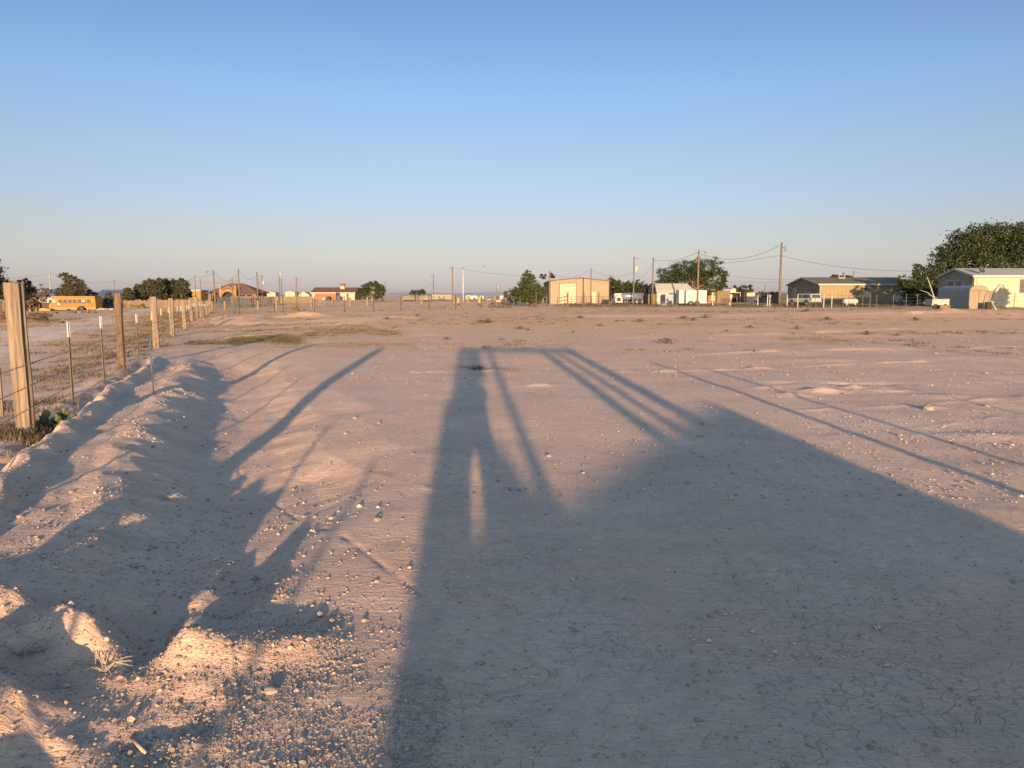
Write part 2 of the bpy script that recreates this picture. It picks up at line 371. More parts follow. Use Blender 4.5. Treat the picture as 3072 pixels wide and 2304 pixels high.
# ------------------------------------------------------------------ common materials
OLDWOOD = M('old_wood', (.20, .147, .103), .9, scale=2.0, c2=(.07, .053, .041), stretch=(24, 24, .8), bump=.004, bscale=5, obj=True)
OLDWOOD2 = M('dark_old_wood', (.115, .078, .052), .9, scale=2.2, c2=(.045, .03, .022), stretch=(16, 16, 1.3), bump=.004, bscale=5, obj=True)
GREENP = M('green_post_paint', (.035, .046, .028), .6, c2=(.06, .042, .026), scale=12)
WHITEP = M('white_paint', (.34, .32, .29), .6, scale=3)
STEEL = M('galvanised_steel', (.22, .22, .22), .5, metal=.6, scale=6)
RUST = M('rusty_wire', (.10, .075, .06), .8, metal=.2, scale=10)
POLE = M('pole_wood', (.125, .092, .066), .9, c2=(.08, .057, .04), stretch=(6, 6, .6))
RUSTPIPE = M('rusty_pipe', (.062, .034, .022), .8, c2=(.035, .022, .017), scale=5)
CABLE = M('black_cable', (.035, .035, .04), .7)
GLASS = M('dark_glass', (.03, .035, .045), .12, spec=.8, var=.1)
RUBBER = M('tyre_rubber', (.025, .025, .027), .9)
BARK = M('bark', (.20, .155, .12), .95, c2=(.10, .075, .06), scale=5, bump=.02, bscale=10)

# ------------------------------------------------------------------ the fence beside the ditch
def post_mesh(name, h, wx, wy, seed, mat, parent, loc, rz=0, lean=(0, 0), below=.5):
    rnd = random.Random(seed); n = 24; rings = max(8, int(h * 16)); v = []; f = []
    cracks = [(rnd.randrange(n), rnd.uniform(.35, .8), rnd.uniform(.1, .9), rnd.uniform(.3, .9)) for _ in range(8)]
    for i in range(rings + 1):
        z = -below + (h + below) * i / rings; t = i / rings
        for k in range(n):
            a = 2 * math.pi * (k + .5) / n; c, s_ = math.cos(a), math.sin(a)
            m = max(abs(c), abs(s_)); rx, ry = c / m * wx / 2, s_ / m * wy / 2
            ro = 1 - .10 * (abs(c) * abs(s_) * 2) ** 3; g = 1 + .03 * math.sin(z * 6 + seed) + .018 * rnd.uniform(-1, 1)
            for ck, cdp, c0, cl in cracks:
                if k == ck and abs(t - c0) < cl: g -= cdp * .62 * (1 - abs(t - c0) / cl)
                elif (k - ck) % n in (1, n - 1) and abs(t - c0) < cl: g -= .02
            v.append((rx * ro * g + lean[0] * z, ry * ro * g + lean[1] * z, z + (rnd.uniform(-.012, .012) if i == rings else 0)))
    for i in range(rings):
        for k in range(n): f.append((i * n + k, i * n + (k + 1) % n, (i + 1) * n + (k + 1) % n, (i + 1) * n + k))
    b = MB(); b.add(v, f, False); b.add([v[rings * n + k] for k in range(n)], [tuple(range(n))])
    return b.build(name, mat, parent, loc, rz)
def tpost(parent, loc, h, tip=.22, lean=(0, 0), mat=None, rz=0, name='metal_post', white=True, wscale=1.0):
    q = wscale; z0 = -.3; top = h - (tip if white else 0)
    def sec(b, a, c):
        prof = [(-.019 * q, .004 * q), (-.019 * q, 0), (.019 * q, 0), (.019 * q, .004 * q), (.003 * q, .005 * q), (.003 * q, .034 * q), (-.003 * q, .034 * q), (-.003 * q, .005 * q)]
        n = len(prof); v = [(x + lean[0] * z, y + lean[1] * z, z) for z in (a, c) for x, y in prof]
        b.add(v, [(k, (k + 1) % n, n + (k + 1) % n, n + k) for k in range(n)] + [tuple(range(n))[::-1], tuple(range(n, 2 * n))])
    b = MB(); sec(b, z0, top)
    z = .12
    while z < top and q < 1.3: b.box(-.006 + lean[0] * z, .006 + lean[0] * z, -.008 + lean[1] * z, 0 + lean[1] * z, z, z + .018); z += .054
    o = b.build(name, mat or GREENP, parent, loc, rz)
    if white:
        b2 = MB(); sec(b2, top, h); b2.build('white_tip', WHITEP, o)
    return o
fence = thing('barbed_wire_fence', 'long wire fence of weathered timbers and white-tipped metal posts left of the ditch', 'fence', (0, 0, 0))
WY = [-6.9, .55, 8.5, 16.5, 24.0, 31.8, 39.7, 47.4, 55, 62.6, 70.2, 78, 86, 94, 102]
HT = {8.5: 1.66, 16.5: 1.60, 24.0: 1.58, 31.8: 1.58, 39.7: 1.50}
for k, y in enumerate(WY):
    p = fence_pt(y); p.x += random.uniform(-.06, .06); z = z1(p.x, y)
    h = HT.get(y, random.uniform(1.35, 1.6)); h = 2.35 if 0 < y < 2 else 1.9 if y < 0 else h
    wx, wy = (.19, .155) if y == 8.5 else ((.165, .15) if y == 16.5 else (random.uniform(.15, .2), random.uniform(.13, .17)))
    if 30 < y: wx *= 1.15
    if 0 < y < 2: wx, wy = .25, .22
    post_mesh('wood_post', h, wx, wy, k * 7 + 3, OLDWOOD2 if y == 16.5 else OLDWOOD, fence, (p.x, y, z), R(14 if y == 8.5 else random.uniform(8, 22)),
              lean=(-.012 if y == 8.5 else random.uniform(-.03, .01), 0))
TP = {(8.5, 0): (198, 975, 1225, 0), (8.5, 1): (297, 960, 1158, 0), (16.5, 0): (405, 947, 1090, 0), (16.5, 1): (443, 942, 1060, -.07)}
for k in range(len(WY) - 1):
    for j in (0, 1):
        y = WY[k] + (WY[k + 1] - WY[k]) * (j + 1) / 3; key = (WY[k], j)
        if key in TP:
            px = TP[key][0]; y = 2.32 / -((px - CX) / F * .993 + .368)
        p = fence_pt(y); z = z1(p.x, y)
        h = 1.2 if key not in TP else [1.19, 1.17, 1.15, 1.12][list(TP).index(key)]
        tpost(fence, (p.x, y, z), h + random.uniform(-.03, .03) * (key not in TP), .22, (TP[key][3] if key in TP else random.uniform(-.04, .02), 0), rz=R(200))
for hw in (.12, .32, .56, .80):
    pts = []
    ys = list(np.concatenate([np.arange(-6.9, 45, .65), np.arange(45, 103, 3.0)]))
    for y in ys:
        p = fence_pt(y); near_post = min(abs(y - q) for q in WY)
        pts.append((p.x + .085, y, z1(p.x, y) * .5 + hw + .02 - .02 * math.sin(min(1, near_post / 3.6) * math.pi / 2)))
    b = MB().tube(pts, [max(.0028, .00016 * max(p[1], 8)) for p in pts], n=4, smooth=False)
    for y in np.arange(5.0, 22, .14):
        p = fence_pt(y); i = int(np.searchsorted(ys, y)); a, c = Vector(pts[i - 1]), Vector(pts[i]); q = a.lerp(c, (y - ys[i - 1]) / (ys[i] - ys[i - 1]))
        b.box(q.x - .014, q.x + .014, q.y - .002, q.y + .002, q.z - .002, q.z + .002).box(q.x - .002, q.x + .002, q.y - .002, q.y + .002, q.z - .014, q.z + .014)
    b.build('barbed_wire', RUST, fence)
# orange-lit stake at the left edge and bare steel stake on the bank
p = gp(6, 1252); post_mesh('wooden_stake', .66, .05, .04, 5, OLDWOOD, None, p, R(10), below=.2); tag(bpy.data.objects['wooden_stake'], 'thin sunlit wooden stake at the left edge beside the tall near timber post', 'stake')
p = gp(463, 1183); d = at(445, 1006, p.y)
b = MB().tube([(0, 0, -.15), (d.x - p.x, 0, d.z - p.z)], .011, n=8); o = b.build('steel_stake', M('dull_steel', (.34, .31, .27), .7), None, p); tag(o, 'thin bare grey steel rod leaning left on the dirt bank in front of the fence', 'stake')

# prickly pear at the foot of the near post
PEAR = M('cactus_skin', (.05, .058, .028), .6, c2=(.03, .036, .02), scale=14, bump=.004, bscale=40); PEARL = M('pale_cactus_skin', (.12, .115, .055), .6, c2=(.07, .075, .035), scale=14, bump=.004, bscale=40)
c0 = gp(165, 1292); pear = thing('prickly_pear', 'low prickly pear cactus with round pads at the foot of the near timber post', 'cactus', c0)
rnd = random.Random(4)
for k in range(36):
    px = max(-.2, min(.2, rnd.gauss(0, .12))); pz = rnd.uniform(.02, .24) * (1 - abs(px) * 1.6); py = rnd.uniform(-.16, .16)
    r = rnd.uniform(.034, .058); b = MB(); n = 14
    b.ball((0, 0, 0), (r * .85, .017, r), n, 8)
    o = b.build('cactus_pad', PEARL if rnd.random() < .45 else PEAR, pear, (px, py, max(.04, pz)), 0)
    o.rotation_euler = (rnd.uniform(-.5, .5), rnd.uniform(-.8, .8), rnd.uniform(-1, 1))

# ------------------------------------------------------------------ stones on the ground
STONE = M('pale_stone', (.27, .215, .17), .9, scale=12, c2=(.17, .13, .10), bump=.004, bscale=40)
def stone_mesh(seed):
    rnd = random.Random(seed); b = MB(); b.ball((0, 0, .28), (.5, .42, .36), 9, 6, jit=.16, smooth=False)
    me = b.build('tmp', STONE).data; o = bpy.data.objects['tmp']; bpy.data.objects.remove(o); return me
SM = [stone_mesh(i) for i in range(8)]
NAMED = [(555, 1285, .085, 'pale flat stone on the shaded slope of the ditch'), (1378, 1230, .07, 'round pale stone at the left edge of the tall straight shadow'),
         (684, 1930, .062, 'rounded sunlit stone just beyond the dam of dirt across the ditch'), (671, 1576, .075, 'larger of two pale stones on the ditch floor'),
         (712, 1586, .045, 'smaller of two pale stones on the ditch floor'), (814, 2078, .085, 'flat white stone in the gravel in front of the dirt dam'),
         (458, 1349, .07, 'sunlit stone on the lip of the ditch'), (400, 1700, .075, 'dark half buried stone at the bottom of the ditch slope'),
         (60, 1552, .07, 'grey stone beside the sunlit ridge at the left edge'), (114, 1620, .055, 'pale stone on the shaded bank at the left'),
         (213, 1478, .06, 'sunlit stone in the middle of the dirt bank'), (378, 1415, .05, 'small orange-lit stone at the edge of the bank above the ditch'),
         (1130, 1562, .075, 'yellowish stone with a short shadow left of the tall shadow'), (1037, 1302, .08, 'sunlit stone amid churned dirt right of the diagonal post shadow'),
         (1065, 1256, .10, 'sunlit clod with a long shadow right of the diagonal post shadow'), (2783, 1224, .24, 'largest tan rock casting a long shadow on the right of the lot'),
         (2700, 1308, .10, 'pale stone on the right of the lot below the largest rock'), (1647, 1370, .08, 'sunlit stone between the thin shadow and the triple shadow'),
         (2060, 1450, .07, 'dull clod inside the broad shadow on the right'), (2130, 1850, .045, 'small white stone inside the broad shadow'),
         (575, 1838, .045, 'pale stone in the sunlit streak on the ditch floor'), (2960, 1220, .12, 'tan stone near the right edge of the lot'),
         (1750, 1420, .05, 'small pale stone near the tip of the broad shadow'), (880, 1470, .06, 'pale pebble on the lit ground right of the ditch')]
for k, (px, py, s, lab) in enumerate(NAMED):
    s *= .72
    p = gp(px, py); o = bpy.data.objects.new('stone', SM[k % 8]); COL.objects.link(o); o.location = p - Vector((0, 0, s * .1)); o.scale = (s, s, s * .8); o.rotation_euler.z = k * 1.3; tag(o, lab, 'stone')
rnd = random.Random(77); cnt = 0
while cnt < 230:
    px = rnd.uniform(-50, 3120); py = 1000 + 1280 * rnd.random() ** 1.6
    p = gp(px, py)
    if p.y > 45: continue
    s = min(.11, max(.016, math.exp(rnd.gauss(-3.65, .3)) * (.7 + p.y / 22)))
    o = bpy.data.objects.new('stone', SM[cnt % 8]); COL.objects.link(o); o.location = p - Vector((0, 0, s * .12)); o.scale = (s, s * rnd.uniform(.7, 1), s * rnd.uniform(.5, .8)); o.rotation_euler.z = rnd.uniform(0, 6.28)
    fx = -2.32 - .368 * p.y
    zn = ('small loose stone lying left of the timber fence' if p.x < fx else 'small loose stone on the dirt bank between fence and ditch' if p.x < fx + 1.5 else 'small loose stone on the ditch floor or its far slope' if p.x < fx + 4 and p.y < 20
          else 'small loose stone on the far half of the lot beyond the shadow tips' if p.y > 20 else 'small loose stone between the ditch and the tall straight shadow' if px < 1400 else 'small loose stone on the right half of the near lot')
    tag(o, zn, 'stone', zn.replace('small loose stone', 'small loose stones')); cnt += 1

# gravel: thousands of pebbles as one object
OCT = np.array([(1, 0, 0), (-1, 0, 0), (0, 1, 0), (0, -1, 0), (0, 0, 1), (0, 0, -.6), (.7, .7, .4), (-.7, .65, .35), (.65, -.7, .35), (-.7, -.7, .4)], float)
OF = np.array([(0, 6, 4), (6, 2, 4), (2, 7, 4), (7, 1, 4), (1, 9, 4), (9, 3, 4), (3, 8, 4), (8, 0, 4), (0, 2, 6), (2, 1, 7), (1, 3, 9), (3, 0, 8)])
def pebbles(name, X, Y, S, mat):
    n = len(X); Z = zt(X, Y); a = RNG.uniform(0, 6.28, n); sc = RNG.uniform(.55, 1, (n, 3)) * S[:, None]
    v = OCT[None] * sc[:, None, :] * (1 + .2 * RNG.uniform(-1, 1, (n, 10, 1)))
    x = v[..., 0] * np.cos(a)[:, None] - v[..., 1] * np.sin(a)[:, None]; y = v[..., 0] * np.sin(a)[:, None] + v[..., 1] * np.cos(a)[:, None]
    V = np.stack([x + X[:, None], y + Y[:, None], v[..., 2] * .8 + Z[:, None] + S[:, None] * .15], -1)
    Fc = (OF[None] + (np.arange(n) * 10)[:, None, None]).reshape(-1, 3)
    return np_mesh(name, V, Fc, mat, 3, kind='stuff')
def field(n, x0, x1, y0, y1, py_bias=1.0):
    px = RNG.uniform(x0, x1, n); py = y0 + (y1 - y0) * RNG.random(n) ** py_bias
    dy = py - CY; k = CAMH / (F * SP + dy * CP); return (px - CX) * k, (F * CP - dy * SP) * k
GRAV = M('gravel_stones', (.30, .235, .185), .9, scale=25, c2=(.15, .115, .09))
xs, ys_, ss_ = [], [], []
for n, a, s0, clump in [(3000, (200, 1500, 2000, 2400), .0026, 0), (14000, (250, 1350, 2020, 2400), .0030, 2), (1500, (330, 1100, 1960, 2060), .0034, 0), (2600, (550, 1050, 1640, 1990), .0045, 1), (3000, (-200, 900, 1500, 2340), .0045, 0),
                 (1600, (-100, 700, 1250, 1750), .006, 0), (4200, (700, 3200, 1250, 2340), .0036, 0), (2400, (1600, 3200, 1300, 2100), .0045, 1), (4500, (600, 3200, 1020, 1500), .0075, 0), (1500, (2100, 3200, 1120, 1500), .007, 1), (1400, (1000, 3200, 960, 1150), .016, 0)]:
    x, y = field(n, *a, 1.0)
    if clump == 2:
        m = vn(x * 3.1, y * 2.3, 61) + .6 * vn(x * 9, y * 8, 62) - 1.1 * np.abs(x + .95) > -.22 + .22 * RNG.normal(0, 1, len(x)); x, y = x[m], y[m]
    elif clump:
        m = vn(x * 2.2, y * 1.7, 61) + .5 * vn(x * 7, y * 7, 62) > .18; x, y = x[m], y[m]
    xs.append(x); ys_.append(y); ss_.append(s0 * np.exp(RNG.normal(0, .52, len(x))))
pebbles('gravel', np.concatenate(xs), np.concatenate(ys_), np.concatenate(ss_), GRAV)['label'] = 'pale gravel and pebbles scattered over the dirt'

cx_, cy_, cs_ = [], [], []
tt_ = RNG.uniform(1.5, 20, 9000) ** 1.0; pp_ = RNG.choice([.40, .62, 1.0, 1.22, 1.45, 1.8], 9000, p=[.2, .15, .2, .25, .12, .08]) + RNG.normal(0, .13, 9000)
x = FQ[0] + pp_ * FD[1] + tt_ * FD[0]; y = FQ[1] - pp_ * FD[0] + tt_ * FD[1]; m = vn(x * 1.7, y * 1.3, 91) > -.15; cx_.append(x[m]); cy_.append(y[m]); cs_.append(np.exp(RNG.normal(-5.05, .5, m.sum())))
for bx, by, rr2, n_ in [(-2.1, 3.5, .35, 500), (-1.0, 3.25, .4, 900), (-1.5, 3.3, .3, 350), (-2.5, 3.6, .3, 350), (-1.9, 2.9, .35, 450)]:
    cx_.append(RNG.normal(bx, rr2, n_)); cy_.append(RNG.normal(by, rr2 * .55, n_)); cs_.append(np.exp(RNG.normal(-5.35, .5, n_)))
x, y = field(5200, 600, 3200, 1040, 2000); m = vn(x * .7, y * .7, 95) + .5 * vn(x * 2.5, y * 2.5, 96) > .28; cx_.append(x[m]); cy_.append(y[m]); cs_.append(np.exp(RNG.normal(-4.9, .45, m.sum())))
x, y = field(2600, 1900, 3200, 1090, 1500); m = vn(x * .9, y * 1.4, 97) > .2; cx_.append(x[m]); cy_.append(y[m]); cs_.append(np.exp(RNG.normal(-4.85, .45, m.sum())))
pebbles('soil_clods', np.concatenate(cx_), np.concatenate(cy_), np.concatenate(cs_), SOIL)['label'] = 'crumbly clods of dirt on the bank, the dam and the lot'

# ------------------------------------------------------------------ grass and low weeds
def tufts(name, X, Y, H, mat, blades=14, spread=.5, wd=.06, label=None):
    n = len(X); Z = zt(X, Y); k = blades
    bx = X[:, None] + RNG.normal(0, 1, (n, k)) * (H * spread)[:, None]; by = Y[:, None] + RNG.normal(0, 1, (n, k)) * (H * spread)[:, None]
    h = H[:, None] * RNG.uniform(.35, 1.1, (n, k)); a = RNG.uniform(0, 6.28, (n, k)); ln = RNG.uniform(.1, .9, (n, k)) * h
    w_ = H[:, None] * wd * RNG.uniform(.5, 1.3, (n, k))
    dx, dy = np.cos(a), np.sin(a); z0 = np.repeat(Z[:, None], k, 1) - .01
    v0 = np.stack([bx - dy * w_, by + dx * w_, z0], -1); v1 = np.stack([bx + dy * w_, by - dx * w_, z0], -1); v2 = np.stack([bx + dx * ln, by + dy * ln, z0 + h], -1)
    V = np.stack([v0, v1, v2], 2); Fc = np.arange(n * k * 3).reshape(-1, 3)
    o = np_mesh(name, V, Fc, mat, 3, kind='stuff'); o['label'] = label or name.replace('_', ' '); return o
DRY = leafmat('dry_grass_blade', (.185, .13, .075), (.115, .08, .045), .15); GRN = leafmat('green_weed_leaf', (.098, .083, .038), (.058, .054, .026), .15)
SAGE = leafmat('grey_weed_leaf', (.095, .078, .05), (.055, .047, .03), .15)
def patch(n, x0, x1, y0, y1, thr=None, sc=(.5, .5), seed=71):
    x, y = field(n, x0, x1, y0, y1)
    if thr is not None:
        m = vn(x * sc[0], y * sc[1], seed) + .4 * vn(x * sc[0] * 3, y * sc[1] * 3, seed + 1) > thr; x, y = x[m], y[m]
    return x, y
def band(n, pts, wpx, thr=None, sc=(.5, .5), seed=71):
    q = np.array(pts, float); px = RNG.uniform(q[0, 0], q[-1, 0], n); py = np.interp(px, q[:, 0], q[:, 1]) + RNG.normal(0, 1, n) * wpx
    py = np.maximum(py, 900); dy = py - CY; k = CAMH / (F * SP + dy * CP); x, y = (px - CX) * k, (F * CP - dy * SP) * k
    if thr is not None:
        m = vn(x * sc[0], y * sc[1], seed) + .4 * vn(x * sc[0] * 3, y * sc[1] * 3, seed + 1) > thr; x, y = x[m], y[m]
    return x, y
def cat(*l):
    return np.concatenate([a[0] for a in l]), np.concatenate([a[1] for a in l])
x, y = cat(band(900, [(690, 1022), (800, 1016), (900, 1024)], 6), band(420, [(900, 1010), (1010, 996), (1110, 993), (1200, 1000)], 5, -.1), band(300, [(560, 1030), (700, 1030)], 6, .1))
tufts('green_weeds', x, y, RNG.uniform(.035, .10, len(x)), GRN, 14, 1.3, .11, 'low green weeds in a strip at the far end of the ditch')
x, y = cat(band(900, [(690, 1018), (900, 1010), (1110, 993), (1250, 1000)], 8, -.2))
tufts('dry_weeds', x, y, RNG.uniform(.03, .09, len(x)), DRY, 12, 1.4, .10, 'dry olive straw growing among the green weeds')
x, y = cat(band(800, [(800, 1040), (1100, 1040), (1300, 1046), (1500, 1040), (1740, 1036)], 6, 0, (.8, 1.5)), band(380, [(2345, 1012), (2560, 1018)], 4, -.1), band(120, [(1380, 1104), (1545, 1112)], 4, 0),
           band(260, [(1000, 1034), (1250, 1040)], 5))
tufts('dry_grass', x, y, RNG.uniform(.03, .085, len(x)), DRY, 14, 1.2, .08, 'strip of dry straw coloured grass across the lot')
# bank and roadside grass under the fence
yy = RNG.uniform(6.5, 95, 7500) ** 1.0; off = RNG.normal(-.9, .55, 7500) * (1 + yy / 60); xx = -2.32 - .368 * yy + off
m = (vn(xx * 1.1, yy * .9, 81) > -.1) & (off < .25); xx, yy = xx[m], yy[m]
tufts('roadside_grass', xx, yy, RNG.uniform(.025, .08, len(xx)) * (1 + yy / 50), DRY, 12, .9, .07, 'thin dry grass and weeds under the fence along the dirt road')
m = RNG.random(len(xx)) < .22
tufts('roadside_weeds', xx[m] + .1, yy[m] + .1, RNG.uniform(.03, .10, m.sum()) * (1 + yy[m] / 50), SAGE, 14, 1.0, .14, 'grey green weeds under the fence along the dirt road')
x, y = cat(patch(700, -60, 130, 1290, 1340))
tufts('near_weeds', x, y, RNG.uniform(.03, .10, len(x)), SAGE, 14, .8, .09, 'low weeds around the foot of the near post')
x, y = cat(patch(240, -60, 130, 1290, 1345))
tufts('near_dry_grass', x, y, RNG.uniform(.05, .13, len(x)), DRY, 10, .8, .05, 'dry grass around the foot of the near post')
# far scrub
x, y = cat(patch(4200, 600, 3120, 925, 1000, .42, (.10, .25)), patch(2400, 1650, 3120, 918, 945, -.05, (.2, .3)), patch(1300, 600, 1700, 925, 975, .1, (.15, .3)), patch(1500, 600, 1700, 905, 930, -.1, (.1, .2)), patch(700, 1300, 3120, 990, 1080, .62, (.3, .5)))
tufts('scrub_grass', x, y, RNG.uniform(.03, .09, len(x)) * (1 + y / 160), DRY, 12, 1.8, .2, 'patchy dry scrub grass far across the lot')
m = RNG.random(len(x)) < .35
tufts('scrub_weeds', x[m], y[m] + .3, RNG.uniform(.035, .10, m.sum()) * (1 + y[m] / 160), SAGE, 14, 1.3, .22, 'patchy grey green weeds far across the lot')
x, y = cat(patch(2200, 2200, 3120, 921, 929), patch(1000, 1700, 2300, 916, 924))
tufts('fence_line_weeds', x, y, RNG.uniform(.12, .38, len(x)), SAGE, 14, .8, .10, 'taller olive weeds along the wire fence in front of the houses')
x, y = cat(patch(1800, -300, 640, 935, 985, .1, (.12, .3)), patch(1200, -200, 330, 985, 1080, .55, (.4, .6)), patch(600, 330, 600, 925, 945))
tufts('yard_grass', x, y, RNG.uniform(.04, .10, len(x)) * (1 + y / 90), DRY, 12, 1.3, .14, 'dry grass in the yards left of the fence')
# separate small bushes that can be counted
rnd = random.Random(9)
BUSH = [(1442, 968), (1463, 969), (1250, 950), (2050, 957), (2080, 962), (1850, 965), (1920, 966), (2390, 987), (2745, 962), (1340, 1018), (2600, 1004), (2180, 995), (2000, 1030), (1560, 988), (1585, 991), (1740, 955),
        (2115, 950), (2420, 935), (2250, 985), (1800, 978), (1440, 1170 - 60), (2480, 960), (2690, 1007), (1160, 960)]
BM = []
for s in range(3):
    n = 160; b = MB()
    for _ in range(n):
        a = rnd.uniform(0, 6.28); r = abs(rnd.gauss(0, .32)); z = rnd.uniform(0, .5) * (1 - r); c = Vector((r * math.cos(a), r * math.sin(a), z)); d = Vector((rnd.gauss(0, 1), rnd.gauss(0, 1), abs(rnd.gauss(0, 1)))).normalized() * .16; e = d.cross(Vector((0, .3, 1))).normalized() * .035
        b.add([c - e, c + e, c + d], [(0, 1, 2)])
    o = b.build('tmp', SAGE if s else GRN); BM.append(o.data); bpy.data.objects.remove(o)
for k, (px, py) in enumerate(BUSH):
    p = gp(px, py); o = bpy.data.objects.new('small_bush', BM[k % 3]); COL.objects.link(o); o.location = p; s = rnd.uniform(.2, .5) * (.7 + p.y / 90); o.scale = (s * 1.5, s, s * .8); o.rotation_euler.z = k
    zn = 'small low weed bush on the left half of the open lot' if px < 1536 else 'small low weed bush in the middle distance below the workshop and barn shed' if px < 2200 else 'small low weed bush on the right of the open lot'; tag(o, zn, 'bush', zn.replace('bush', 'bushes'))
# twigs near the dam
TW = M('dry_twig', (.30, .25, .19), .9)
for px, py, lab, rot in [(300, 2015, 'tangle of bleached dry twigs beside the dirt dam', 0), (60, 1925, 'few dry twigs standing in the clump at the left edge', 1), (500, 1500, 'thin dry stems lying on the bank above the ditch', 2), (860, 1080 + 1150, 'short straight yellow stick lying in the gravel', 3)]:
    if rot == 3: px, py = 415, 2245
    p = gp(px, py); b = MB(); rnd = random.Random(rot)
    if rot == 3: b.tube([(-.05, .05, .012), (.05, -.05, .012)], .007, n=6)
    else:
        for _ in range(16):
            a = rnd.uniform(0, 6.28); l = rnd.uniform(.08, .2); b.tube([(rnd.uniform(-.03, .03), 0, 0), (math.cos(a) * l * .5, math.sin(a) * l * .3, l * .3), (math.cos(a) * l, math.sin(a) * l * .6, l * rnd.uniform(.1, .45))], [.0022, .0018, .001], n=4, smooth=False)
    o = b.build('twig', TW, None, p); tag(o, lab, 'twigs')

# dirt road left of the fence, following the ground
def strip(name, cpts, wd, mat, lift=.012, nseg=200, nw=14):
    q = np.array(cpts, float); t = np.linspace(0, 1, nseg); tt = np.linspace(0, 1, len(q)); cx = np.interp(t, tt, q[:, 0]); cy = np.interp(t, tt, q[:, 1])
    dx, dy = np.gradient(cx), np.gradient(cy); L = np.hypot(dx, dy); nx, ny = -dy / L, dx / L
    ww = np.linspace(-.5, .5, nw); X = cx[:, None] + nx[:, None] * ww * wd; Y = cy[:, None] + ny[:, None] * ww * wd
    edge = (np.abs(ww) * 2) ** 4; rut = -.02 * (np.exp(-((np.abs(ww) * wd - .8) / .22) ** 2))
    Z = zt(X.ravel(), Y.ravel()).reshape(X.shape) + lift * 2.2 * (1 - edge * 1.6) + rut[None]
    i = np.arange(nseg - 1)[:, None] * nw; j = np.arange(nw - 1)[None]
    return np_mesh(name, np.stack([X, Y, Z], -1), np.stack([i + j, i + j + 1, i + nw + j + 1, i + nw + j], -1).reshape(-1, 4), mat, 4, smooth=True, kind='structure')
ROAD = soil_material('road_soil', road=True)
strip('dirt_road', [(fence_pt(y).x - 4.4 - .05 * y, y) for y in np.linspace(-20, 130, 60)], 3.6, ROAD, nseg=500, nw=21)
strip('dirt_track', [(-44, 46), (-30, 52), (-22, 62), (-27, 80)], 3.0, ROAD)

# ------------------------------------------------------------------ what stands behind the camera and throws the long shadows
def skin_body(name, joints, edges, mat, loc):
    me = bpy.data.meshes.new(name); me.from_pydata([j[0] for j in joints], edges, []); o = bpy.data.objects.new(name, me); COL.objects.link(o); o.location = loc
    o.modifiers.new('s', 'SKIN')
    for i, j in enumerate(joints): me.skin_vertices[0].data[i].radius = (j[1], j[1] if len(j) < 3 else j[2])
    me.skin_vertices[0].data[0].use_root = True
    sm_ = o.modifiers.new('d', 'SUBSURF'); sm_.levels = sm_.render_levels = 1; me.materials.append(mat); return o
J = [((0, 0, 1.05), .17, .14), ((0, -.01, 1.18), .20, .14), ((0, 0, 1.38), .22, .13), ((0, .01, 1.50), .13), ((0, .03, 1.58), .12), ((0, .04, 1.68), .125), ((0, .03, 1.78), .08),
     ((.13, 0, .93), .10), ((.13, .02, .50), .09), ((.135, -.02, .10), .075), ((.16, .12, .04), .045), ((-.13, 0, .93), .10), ((-.145, .02, .50), .095), ((-.17, -.02, .10), .075), ((-.18, .12, .04), .045),
     ((.20, 0, 1.43), .06), ((.22, .14, 1.24), .045), ((.03, .30, 1.50), .032), ((-.025, .34, 1.56), .028), ((-.20, 0, 1.43), .06), ((-.22, .14, 1.24), .045), ((-.16, .30, 1.50), .032), ((-.165, .34, 1.56), .028)]
E = [(0, 1), (1, 2), (2, 3), (3, 4), (4, 5), (5, 6), (0, 7), (7, 8), (8, 9), (9, 10), (0, 11), (11, 12), (12, 13), (13, 14), (2, 15), (15, 16), (16, 17), (17, 18), (2, 19), (19, 20), (20, 21), (21, 22)]
person = skin_body('person', J, E, M('blue_work_clothes', (.10, .12, .18), .9), (.10, -.42, z1(.10, -.42)))
tag(person, 'standing person holding up a phone, seen as the tallest straight shadow', 'person')
for sx_ in (-1, 1):
    for k in range(4):
        MB().tube([(-.095 + sx_ * .072, .345, 1.545 + k * .016), (-.095 + sx_ * .08, .375, 1.548 + k * .018), (-.095 + sx_ * .066, .395, 1.55 + k * .018)], [.009, .008, .007], n=6).build('finger', M('skin', (.45, .28, .2), .6), person)
    MB().tube([(-.095 + sx_ * .066, .335, 1.57), (-.095 + sx_ * .05, .36, 1.60)], [.011, .009], n=6).build('thumb', M('skin', (.45, .28, .2), .6), person)
o = MB().box(-.075, .075, -.004, .004, -.037, .037).build('phone', CABLE, None, (0, -.035, 1.585)); tag(o, 'slim dark phone held up in both hands of the standing person', 'phone')
def shz(px, py, y0):           # height at depth y0 whose shadow tip falls on this pixel
    return (G(px, py).y - y0) * TAN / .998
gate = thing('gate_frame', 'tall timber gateway frame seen as the shadow with a level top bar', 'gate', (0, 0, 0))
y0 = -7.6; top = shz(1560, 1046, y0)
for u, wd in [(-.17, .16), (.64, .13), (2.20, .20), (2.56, .13), (2.98, .26)]:
    post_mesh('gate_post', top - .02, wd, wd, int(u * 50), OLDWOOD, gate, (uy(u, y0), y0, z1(uy(u, y0), y0)))
MB().box(uy(-.15, y0), uy(3.25, y0), y0 - .1, y0 + .1, top - .16, top + .02, jit=.01).build('top_bar', OLDWOOD, gate)
MB().box(uy(-.05, y0), uy(.37, y0), y0 - .03, y0 + .03, top - .95, top - .17, jit=.01).build('shadow_board', OLDWOOD, gate)  # made-up board, added to widen the shadow below the top bar
